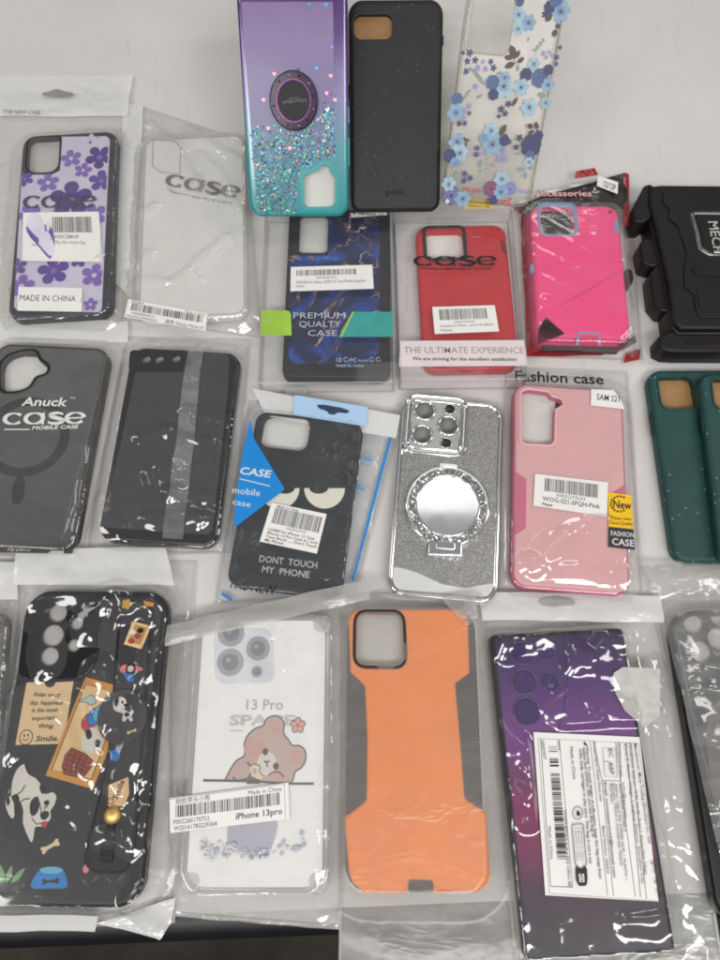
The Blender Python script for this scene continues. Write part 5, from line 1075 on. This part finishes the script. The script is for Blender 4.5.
fs, root = bag('clear_bag', 'glossy creased bag with white flaps at top and foot, around the cartoon dog case', bgc, CL, [(fr, 12, .7)], film('gloss_film', .015, rough=.085, f0=.085, bstr=.025, bs=100), amp=.85, inamp=.3, cgain=1.7, cw=2.0, D=10, step=1.0, ang=1.9, creases=[
    ([(100, 100), (210, 88), (300, 76)], 1.5, 5), ([(232, 170), (262, 110), (300, 70)], 1.7, 6), ([(300, 75), (330, 120), (300, 150)], 1.4, 5), ([(350, 70), (372, 110), (380, 150)], 1.6, 5), ([(268, 120), (330, 140), (370, 110)], 1.3, 5), ([(175, 345), (205, 395), (222, 460), (235, 480)], 1.6, 5), ([(240, 280), (262, 282), (280, 320), (290, 400), (300, 520)], 1.8, 6), ([(262, 285), (320, 300), (365, 270), (375, 240)], 1.6, 5.5), ([(215, 340), (232, 420), (270, 520)], 1.5, 5), ([(360, 350), (340, 430), (300, 540)], 1.7, 6), ([(280, 655), (320, 680), (330, 640)], 1.6, 5), ([(320, 600), (372, 640)], 1.4, 5), ([(108, 120), (132, 170), (130, 260)], 1.6, 6), ([(60, 330), (50, 440)], 1.2, 6), ([(395, 200), (375, 330), (360, 520)], 1.6, 5), ([(385, 560), (370, 700), (340, 800)], 1.5, 5), ([(330, 800), (390, 770), (400, 700)], 1.2, 4)])
header(fs, root, [(38, -28), (398, -30), (420, 62), (34, 60)], F_WHITE, name='top_flap', edge=6.5, amp=.9, seed=9, creases=[([(36, 8), (110, 12), (140, -20)], 1.2, 4), ([(40, 30), (130, 40)], .9, 4), ([(180, -10), (190, 10)], 1, 3), ([(40, 58), (420, 60)], 1.5, 7)])
header(fs, root, [(-30, 845), (245, 848), (228, 892), (-30, 890)], F_WHITE, name='foot_flap', edge=3.2, amp=.6, obs=[(fr, 12, .5)])
header(fs, root, [(232, 870), (420, 812), (412, 866), (386, 908)], F_WHITE, name='torn_corner', edge=3.6, amp=.9, creases=[([(240, 872), (300, 860), (380, 900)], 1.4, 6)])
# --- sliver of a bagged dark case at the left edge
fr = flat([(-120, 618), (7, 612), (-16, 880), (-150, 880)], 10, 1.0, (0, 0, 1))
g = case('dark_phone_case', 'dark phone case, only a sliver showing at left edge beside the dog case', fr)
mb = MB(); shell(mb, fr, 9, M_BLK, 2.4); mb.build('body', g); mb = MB(); mb.poly(rr(0, 0, fr.w - 7, fr.h - 7, 6), M_LEA, fr.T + .1); mb.build('back_panel', g)
fs, root = bag('clear_bag', 'milky bag cut off by the left edge, beside the bag with the dog case', [(-130, 566), (20, 562), (4, 900), (-160, 900)], (0, 0, 1), [(fr, 9, .6)], F_MILK, amp=.6, creases=[([(18, 590), (8, 700)], 1.3, 3)])
header(fs, root, [(-130, 560), (17, 562), (17, 600), (-130, 602)], F_WHITE, name='top_flap', edge=5, amp=.8, creases=[([(-20, 580), (18, 570)], 1, 5)])
# --- clear bumper case with a cartoon bear
CMB, CM2 = (160, 580, 2.529), (190, 680, 5.331)
fr = flat([(100, 86), (430, 90), (430, 800), (44, 792)], 11, 1.0, CMB, True)
g = case('cartoon_bear_phone_case', 'clear bumper phone case printed with a pink brown cartoon bear leaning over a line', fr)
M_WPAN = mat('white_insert', '#f2f1ee', .4, var=.03, bump=.05); M_BUMP = clearmat('clear_bumper', (.97, .97, .96, 1), .38, .12, .07, '#e9e7e2')
mb = MB(); shell(mb, fr, 14, M_BUMP, 3.2); mb.build('body', g)
mb = MB(); mb.poly(rr(0, 0, fr.w - 7, fr.h - 7, 10), M_WPAN, fr.T + .05); mb.build('white_backing', g)
mb = MB(); mb.tube([(x, y, fr.T - .4) for x, y in rr(0, 0, fr.w - 6, fr.h - 6, 11, 8)], .5, edgem, 6, True)
for sx_, sy_ in ((1, 1), (-1, 1), (1, -1), (-1, -1)): mb.prism(rr(sx_*(fr.w/2 - 6), sy_*(fr.h/2 - 6), 13, 13, 6), 0, fr.T + .2, M_BUMP, bev=2.5)
mb.build('corner_bumper', g)
md = fillet(fr.pts([(136, 122), (285, 122), (292, 262), (138, 264)]), 7)
LENSG = mat('lens_grey', '#a09fa6', .3, var=.12, bump=0); LENSD = mat('lens_dark', '#7b7a82', .2, bump=0)
mb = MB(); mb.prism(md, fr.T, fr.T + .3, mat('pale_module', '#dcdce2', .3, bump=0), bev=.4); mb.w = fr.T + .32
for x, y, r in ((180, 134, 34), (178, 208, 34), (248, 173, 30), (245, 232, 14)): q_ = fr.k(x, y)*r; u, v = fr.q(x, y); mb.poly(ell(u, v, q_, n=28), LENSG); mb.poly(ell(u, v, q_*.62, n=24), LENSD); mb.poly(ell(u - q_*.15, v + q_*.15, q_*.2, n=12), LENSG)
mb.build('camera_picture', g)
AR = {k: mat('bear_' + k, h, .45, var=.06, vs=40, bump=0) for k, h in (('fur', '#c2a79e'), ('fur2', '#bf9a8f'), ('line', '#3a343b'), ('blush', '#c99c93'), ('muzzle', '#d9d2cc'), ('flower', '#e0a296'), ('cream', '#e0d2ae'), ('brown', '#6a5350'), ('lilac', '#b5b1c2'), ('grey', '#a9adb6'), ('bluegrey', '#a3abbb'), ('pale', '#c9cbd2'))}
b2 = lambda L: fr.pts(L, CM2)
mb = MB(fr.T + .1)
mb.text(fr, '13 Pro', (300, 158), (496, 158), 52, mat('text_grey', '#a5a39f', .5, bump=0), CM2, bold=.015); mb.text(fr, 'SPACE', (208, 240), (560, 240), 50, mat('text_pale', '#c3c0bc', .5, bump=0), CM2, bold=.04); mb.stroke(b2([(210, 270), (285, 270)]), .6, mat('text_pale', '#c3c0bc'))
body = cr(b2([(186, 535), (215, 478), (248, 430), (290, 402), (290, 340), (312, 290), (350, 258), (392, 242), (404, 212), (440, 192), (480, 200), (502, 235), (500, 285), (525, 318), (545, 348), (585, 350), (614, 378), (616, 425), (596, 465), (562, 488), (552, 520), (540, 553)]), 4, False)
mb.poly(body, AR['fur']); mb.stroke(body, .75, AR['line'])
mb.poly(ell(*fr.q(448, 248, CM2), 3.2, 4.2, 20, .3), AR['blush']); mb.poly(ell(*fr.q(570, 415, CM2), 3.2, 4.0, 20), AR['blush'])
mb.poly(ell(*fr.q(345, 362, CM2), 6, 5, 24), AR['blush']); mb.poly(ell(*fr.q(470, 520, CM2), 4.5, 3, 20), AR['blush'])
mb.poly(ell(*fr.q(410, 445, CM2), 5.4, 6.2, 28), AR['muzzle'])
for x, y in ((402, 382), (458, 460)): mb.poly(ell(*fr.q(x, y, CM2), 1.6, 1.9, 16), AR['line'])
mb.stroke(b2([(396, 432), (410, 440), (424, 430)]), 1.0, AR['line']); mb.stroke(b2([(410, 440), (412, 465)]), .7, AR['line'])
mb.stroke(cr(b2([(418, 510), (440, 492), (475, 492), (500, 518)]), 4, False), .7, AR['line'])
mb.stroke(cr(b2([(306, 438), (326, 470), (312, 520), (250, 535), (230, 515)]), 4, False), .8, AR['line'])
mb.poly(cr(b2([(300, 555), (312, 520), (350, 512), (384, 540), (370, 555)]), 1), AR['brown']); mb.poly(cr(b2([(322, 460), (345, 448), (375, 462), (370, 488), (390, 510), (375, 530), (345, 520), (325, 500)]), 2), AR['cream']); mb.stroke(cr(b2([(322, 460), (345, 448), (375, 462), (370, 488), (390, 510)]), 4, False), .5, AR['line']); mb.poly(ell(*fr.q(345, 485, CM2), 1.2, 1.6, 12), AR['fur'])
u, v = fr.q(575, 242, CM2); q_ = fr.k(575, 242, CM2); fl_ = petal(u, v, 40*q_, 5, .55, .6, .3); mb.poly(fl_, AR['flower']); mb.stroke(fl_, .45, AR['line'], closed=True); mb.poly(ell(u, v, 8*q_, n=14), AR['blush']); mb.stroke(ell(u, v, 8*q_, n=14), .35, AR['line'], closed=True)
mb.stroke(b2([(70, 535), (190, 537), (320, 540), (540, 553), (660, 553)]), 1.1, AR['line'])
mb.poly(smooth(fr.pts([(176, 598), (298, 600), (296, 640), (274, 700), (258, 706), (180, 676), (168, 655)]), 2), AR['lilac'])
rnd = random.Random(8)
for i in range(110):
    x = rnd.uniform(100, 365); y = 690 + rnd.gauss(0, 11) - 18*abs((x - 230)/130)**2
    p_ = fr.q(x, y); s_ = rnd.uniform(.4, 1.5); a = rnd.uniform(0, 6)
    mb.poly([(p_[0] + s_*rnd.uniform(.5, 1.2)*math.cos(a + t), p_[1] + s_*rnd.uniform(.4, 1)*math.sin(a + t)) for t in (0, 1.1, 2.2, 3.3, 4.4, 5.4)], AR[rnd.choice(('grey', 'bluegrey', 'pale', 'pale', 'lilac'))])
mb.build('bear_print', g)
FR_BEAR = fr
sl = [(24, 552), (325, 512), (328, 604), (26, 640)]
fs, root = bag('clear_bag', 'cloudy bag with folded top strip and barcode label around the cartoon bear case', [(28, 100), (500, 40), (452, 880), (24, 845)], CMB, [(fr, 14, .7)], film('cloud_film', .2, rough=.1, f0=.07, bstr=.07), amp=.75, D=14, ang=1.6, flats=[sl, [(150, 320), (390, 320), (390, 500), (150, 500)]], creases=[([(110, 130), (60, 300), (40, 520)], 1.5, 6), ([(432, 120), (440, 400), (440, 780)], 1.8, 6), ([(470, 120), (462, 500)], 1.3, 6), ([(60, 150), (20, 400)], 1.2, 5), ([(60, 800), (200, 830), (420, 850)], 1.6, 6), ([(300, 140), (330, 220)], 1, 4), ([(400, 860), (430, 780)], 1.5, 5)])
header(fs, root, [(12, 118), (532, 0), (528, 52), (14, 168)], F_STRIP, name='folded_top_strip', edge=8.5, amp=.9, obs=[(FR_GRUMP, 8, 1.5), (fr, 14, 1.2)], D=20, seed=3, creases=[([(12, 140), (530, 30)], 1.0, 9), ([(12, 160), (530, 46)], 1.0, 5)])
header(fs, root, [(390, 850), (462, 838), (440, 870), (410, 876)], F_MILK, name='foot_corner', edge=3, amp=.6)
mb = MB(fs.T + .1); Q = Quad(fs, sl); mb.poly(rr(0, 0, 1, 1, .02) and Q.rect(0, 0, 1, 1), WHITE); mb.stroke([Q(.965, .03), Q(.965, .97)], .25, GREYINK); mb.stroke([Q(.0, .97), Q(.965, .97)], .25, GREYINK)
Q.text(mb, '抱脸李头小熊', .05, .80, .34, .13, INK); Q.text(mb, 'Made in China', .66, .80, .94, .12, INK); Q.bars(mb, .05, .42, .93, .76, 62, INK, 21); Q.text(mb, 'P002260170752', .03, .23, .33, .13, INK); Q.text(mb, 'iPhone 13pro', .55, .16, .94, .17, INK, .012); Q.text(mb, 'W20161783229304', .03, .05, .39, .13, INK); mb.build('barcode_label', root)
# --- orange armour case in a frosted sleeve
CN = (320, 580, 2.529)
fr = flat([(70, 72), (392, 72), (424, 792), (62, 792)], 11, 1.0, CN, True)
g = case('orange_phone_case', 'orange and dark grey armour phone case with waisted sides, seen through a frosted sleeve', fr)
M_OR = mat('orange_plastic', '#f28208', .5, var=.05, bump=.1); M_DG = mat('dark_grey_rubber', '#2b2426', .55, var=.1, bump=.2)
hole = fillet(fr.pts([(94, 84), (206, 84), (212, 216), (92, 214)]), 6)
mb = MB(); shell(mb, fr, 12, M_DG, 3, holes=[hole], T=fr.T - .6); mb.build('body', g)
out = fillet(fr.pts([(96, 74), (362, 72), (376, 96), (380, 236), (344, 262), (356, 400), (368, 552), (422, 588), (430, 745), (424, 770), (400, 790), (286, 794), (284, 762), (226, 760), (224, 794), (112, 792), (84, 770), (72, 740), (62, 600), (116, 556), (118, 400), (112, 268), (76, 234), (72, 100), (80, 80)]), 1)
mb = MB(); mb.prism(out, fr.T - 2.5, fr.T, M_OR, holes=[hole], bev=1.6, hd=1.5); mb.build('orange_shell', g)
mb = MB(); o_ = inset(hole, -2.4); mb.loft([[(x, y, fr.T + a) for x, y in inset(o_, d)] for d, a in ((0, .03), (.4, .8), (1.8, .8), (2.5, -1.0))], M_DG); mb.build('camera_rim', g)
mb = MB(); mb.poly(fr.pts([(228, 764), (282, 764), (284, 792), (226, 792)]), M_DG, fr.T - .4); mb.build('port_cover', g)
insert(fr, g, [fr.rect(86, 84, 214, 216)], mat('grey_paper', '#bdbab4', .7))
FR_OR = fr
fs, root = bag('frosted_sleeve', 'frosted translucent sleeve hanging over the table edge, around the orange case', [(60, 40), (402, 34), (516, 1010), (50, 1010)], CN, [(fr, 12, .6), (FR_SILV, 11, .8)], film('frost_sleeve', .22, '#e2dcd4', rough=.32, f0=.05, bs=60, bstr=.25, hvar=.25), film('frost_sleeve_back', .5, '#dad9d8', rough=.35, f0=.04, bs=60, bstr=.25), amp=.4, D=16, creases=[([(160, 215), (350, 110), (400, 60)], .5, 5), ([(60, 880), (250, 940), (500, 900)], .8, 6), ([(120, 840), (160, 960)], .7, 5)])
header(fs, root, [(306, 46), (396, 16), (398, 96), (372, 118)], film('frost_fold', .45, '#d5d3d2', rough=.3, f0=.05, bstr=.3), name='folded_corner', edge=14, amp=.6)
# --- purple gradient case
CO, CO2 = (470, 580, 2.526), (530, 720, 4.8)
fr = flat([(52, 130), (386, 130), (526, 952), (136, 952)], 10, 1.0, CO, True)
g = case('purple_phone_case', 'purple to magenta gradient phone case with five round lenses under a large label', fr)
M_PG = gradmat('purple_gradient', [(0, '#1f1524'), (.19, '#3a1f36'), (.28, '#74204e'), (.42, '#85285e'), (.52, '#6c3060'), (.66, '#763f86'), (.82, '#522c70'), (1, '#281c42')], -fr.h/2, fr.h/2, .32, .2)
M_PGE = mat('purple_black_edge', '#1c1622', .4)
hs = [(131, 184, 27), (136, 256, 30), (143, 331, 33), (190, 181, 21), (201, 257, 21)]
mb = MB(); shell(mb, fr, [3, 3, 3, 3], M_PGE, 2, cap=M_PG); mb.build('body', g)
M_PL = mat('purple_lens_well', '#3a2160', .35, var=.2, vs=400, bump=.3, bs=900)
M_PLR = mat('purple_lens_ring', '#5d3c78', .2, coat=.6)
for x, y, r in hs: 
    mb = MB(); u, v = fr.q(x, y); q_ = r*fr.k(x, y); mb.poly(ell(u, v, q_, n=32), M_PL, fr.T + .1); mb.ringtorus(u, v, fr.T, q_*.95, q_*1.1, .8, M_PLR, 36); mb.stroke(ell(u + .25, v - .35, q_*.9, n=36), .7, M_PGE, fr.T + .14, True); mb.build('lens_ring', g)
mb = MB(); mb.stroke(fr.pts([(236, 140), (246, 250), (236, 330), (220, 390)]), .5, M_PGE, fr.T + .08); mb.build('module_line', g)
FR_PUR = fr
sl = [(160, 384), (428, 397), (476, 812), (190, 796)]
fs, root = bag('clear_bag', 'glossy bag with white top flap and big white label around the purple case', [(28, 60), (484, 66), (640, 985), (118, 985)], CO, [(fr, 3, .7)], MATS['gloss_film'], film('silvery_back', .78, '#d9d7d2', rough=.22, f0=.07, bs=80, bstr=.4, hvar=.15), amp=.8, inamp=.3, cgain=1.8, cw=2.1, D=9, step=1.0, ang=.9, flats=[sl], creases=[([(65, 150), (100, 160), (180, 145), (290, 190), (320, 160), (385, 150)], 1.6, 5), ([(258, 205), (325, 210)], 1.6, 5), ([(215, 312), (260, 280), (310, 258)], 1.8, 7), ([(240, 375), (300, 360), (330, 335), (430, 365)], 1.8, 6), ([(100, 400), (130, 440), (110, 500), (140, 540)], 1.8, 6), ([(130, 420), (160, 470), (150, 530)], 1.5, 5), ([(98, 540), (130, 585)], 1.6, 5), ([(440, 400), (465, 500), (470, 580)], 1.8, 5), ([(380, 850), (440, 845), (495, 800)], 1.6, 5), ([(430, 200), (440, 320)], 1.2, 6), ([(520, 600), (560, 800)], 1, 6), ([(85, 150), (80, 190)], 1.5, 5)])
header(fs, root, [(20, 28), (482, 40), (488, 108), (32, 102)], F_WHITE, name='top_flap', edge=5.5, amp=.7, seed=12, creases=[([(24, 98), (486, 104)], 1.4, 6), ([(30, 72), (480, 80)], .8, 5)])
zf = Fr(fs.O, fs.U, fs.V, fs.N, fs.w, fs.h, 7.2, CO); mb = MB(); mb.poly(smooth(zf.pts([(172, 50), (205, 42), (250, 46), (268, 56), (262, 64), (235, 62), (215, 68), (178, 62)]), 1), mat('slot_grey', '#9a9792', .7), 7.3); mb.build('hang_slot', root)
mb = MB(); tp = cr(fs.pts([(362, 235), (385, 220), (480, 224), (478, 345), (440, 372), (390, 330), (364, 280)]), 1); mb.poly(tp, mat('cloudy_tape', '#c3c0ba', .4, var=.12, vs=160, bump=.6, bs=300), fs.T + .5); mb.build('tape_patch', root)
mb = MB(fs.T + .15); Q = Quad(fs, [(428, 397), (476, 812), (190, 796), (160, 384)]); mb.poly(Q.rect(0, 0, 1, 1), WHITE)
q2 = lambda L: fs.pts(L, CO2)
for L_ in ([(38, 88), (520, 112), (618, 868), (92, 832)], ): mb.stroke(q2(L_), .3, INK, closed=True)
for L_ in ([(140, 95), (205, 802)], [(288, 100), (372, 842)], [(345, 290), (400, 845)], [(345, 290), (435, 292)], [(410, 105), (505, 848)], [(435, 292), (432, 108)], [(485, 112), (558, 858)], [(305, 102), (345, 290)], [(98, 798), (205, 802)], [(50, 92), (98, 798)], [(460, 110), (530, 850)]): mb.stroke(q2(L_), .3, INK)
def vt(s_, a, b_, h_, bold=0): mb.text(fs, s_, a, b_, h_, INK, CO2, bold=bold)
rnd = random.Random(31)
y = 128
while y < 670:                                                   # barcode: short bars across, stacked down the label
    h_ = rnd.choice((2.5, 4, 4, 7, 9)); t = (y - 128)/545; xa, xb = 88 + 42*t, 130 + 46*t
    if not (155 < y < 180 or 228 < y < 250): mb.poly(q2([(xa, y), (xb, y), (xb + .5, y + h_), (xa + .5, y + h_)]), INK)
    y += h_ + rnd.choice((3, 4, 6, 8))
vt('X002KHOJ17', (52, 96), (66, 190), 13); vt('S22 Ultra SE', (172, 650), (184, 800), 14); vt('X00409SY71', (162, 430), (170, 640), 11); vt('New', (130, 98), (138, 150), 10)
vt('Made in China', (190, 130), (206, 285), 14); vt('Made in China', (86, 512), (98, 668), 12)
vt('Warning: To avoid danger of suffocation, keep this bag away from', (266, 130), (330, 760), 13, .01); vt('babies and children. Do not use this bag in', (250, 135), (296, 560), 13, .01); vt('cribs, beds, carriages or play pens. This bag is not a toy', (234, 140), (284, 690), 13, .01)
mb.poly(q2([(256, 118), (278, 128), (258, 102)][::1]), INK)
vt('Product Name: Mobile Phone case', (300, 108), (334, 390), 13); vt('Batch Number: 202410', (344, 510), (366, 735), 13)
vt('Email: successservice2@hotmail.com', (352, 300), (398, 755), 13, .01); vt('Post Num:', (378, 306), (386, 400), 12); vt('Address: CALLE RIO TORMES NUM. 1, PLANTA 1,', (404, 306), (456, 770), 12); vt('Derecha, Oficina 3, Fuenlabrada, Madrid.', (390, 306), (432, 700), 12); vt('Name: EUROPE COURIER SL', (424, 306), (448, 540), 12)
vt('Manufacturer E-mail:', (416, 110), (432, 270), 11); vt('info@qq.com', (440, 300), (454, 470), 11); vt('Zone 2, Xinniu Village, Longhua District, Shenzhen City', (448, 112), (534, 785), 13); vt('Manufacturer Address: 13-06, No.40, Zone 2, Xinniu New Village', (470, 112), (548, 740), 13); vt('Manufacturer: Meiqi Trading (Shenzhen) Co., Ltd', (496, 114), (566, 590), 13, .005)
for L_ in ([(346, 132), (408, 138), (416, 274), (356, 270)], [(380, 200), (352, 198)]): mb.stroke(q2(L_), .25, INK, closed=len(L_) > 2)
vt('EC', (372, 140), (378, 180), 20); vt('REP', (374, 208), (382, 262), 20)
mb.stroke([fs.q(226 + 24*math.cos(a), 446 + 30*math.sin(a), CO2) for a in [i*.35 for i in range(19)]], .35, INK); mb.poly(smooth(q2([(218, 455), (228, 428), (240, 452), (232, 462)]), 1), INK)
bd_ = fillet(q2([(198, 500), (252, 496), (268, 690), (242, 720), (214, 690)]), 1); mb.stroke(bd_, .4, INK, closed=True)
for i in range(3): vt('A garantir la valeur,', (212 + i*13, 510), (222 + i*13, 680), 7)
mb.poly(smooth(q2([(214, 690), (242, 722), (268, 690), (274, 780), (262, 796), (220, 792)]), 1), INK); mb.stroke(q2([(232, 738), (236, 774), (256, 774), (254, 738)]), .5, WHITE, closed=True); mb.stroke(q2([(232, 738), (256, 774)]), .4, WHITE); mb.stroke(q2([(254, 738), (236, 774)]), .4, WHITE)
rnd = random.Random(2); mb.stroke([fs.q(572 + (y-670)*.2 + rnd.uniform(0, 34), y, CO2) for y in range(672, 858, 5)], .4, mat('dark_scribble', '#45473f', .5)); mb.stroke([fs.q(574 + (y-670)*.2 + rnd.uniform(0, 36), y, CO2) for y in range(675, 858, 6)], .45, mat('dark_scribble', '#45473f', .5))
mb.build('shipping_label', root)
# --- smoky black case at the lower right edge
fr = flat([(490, 72), (860, 72), (1010, 880), (645, 880)], 11, 1.0, CO, True)
g = case('black_bumper_phone_case', 'black phone case with round lens openings, cut off at the lower right edge', fr)
hs = [(565, 110, 25), (584, 181, 27), (628, 148, 27), (626, 96, 18)]
mb = MB(); shell(mb, fr, 16, M_RUB, 3.2, holes=[ell(*fr.q(x, y), r*fr.k(x, y), n=26) for x, y, r in hs]); mb.build('body', g)
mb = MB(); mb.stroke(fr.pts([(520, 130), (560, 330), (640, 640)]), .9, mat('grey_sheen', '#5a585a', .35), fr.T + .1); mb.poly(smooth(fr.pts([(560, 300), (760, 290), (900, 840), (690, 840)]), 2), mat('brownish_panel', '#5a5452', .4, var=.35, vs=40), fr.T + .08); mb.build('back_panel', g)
insert(fr, g, [fr.rect(535, 75, 660, 215)], mat('grey_foam', '#aeaaa4'), pad=-2, depth=2.5)
fs, root = bag('clear_bag', 'milky wrinkled bag with bunched top around the black case at lower right', [(440, -30), (860, -50), (1060, 800), (632, 810)], CO, [(fr, 16, .7)], F_MILK, amp=.8, D=12, ang=.2, creases=[([(450, 0), (560, -10), (720, 10)], 1.5, 6), ([(440, 30), (560, 20), (720, 40)], 1.5, 6), ([(450, 56), (600, 46)], 1.2, 5), ([(530, 330), (560, 350), (620, 520)], 1.5, 6), ([(500, 160), (560, 360)], 1.2, 6), ([(600, 560), (630, 700)], 1.3, 7)])
header(fs, root, [(430, -46), (860, -60), (870, 56), (478, 52)], F_MILK, name='bunched_top', edge=6, amp=1.6, seed=6, creases=[([(440, -10), (640, -25)], 1.6, 6), ([(450, 20), (660, 10)], 1.6, 6), ([(460, 42), (660, 34)], 1.2, 5)])
# ------------------------------------------------------------------ render settings
SC.view_settings.view_transform = 'Standard'; SC.view_settings.look = 'None'; SC.view_settings.exposure = 0
SC.render.engine = 'CYCLES'; SC.cycles.use_denoising = True
SC.cycles.max_bounces = 8; SC.cycles.transparent_max_bounces = 16; SC.cycles.glossy_bounces = 3; SC.cycles.diffuse_bounces = 3
SC.cycles.caustics_reflective = False; SC.cycles.caustics_refractive = False
SC.cycles.filter_width = 1.9
SC.render.resolution_x, SC.render.resolution_y = 768, 1024
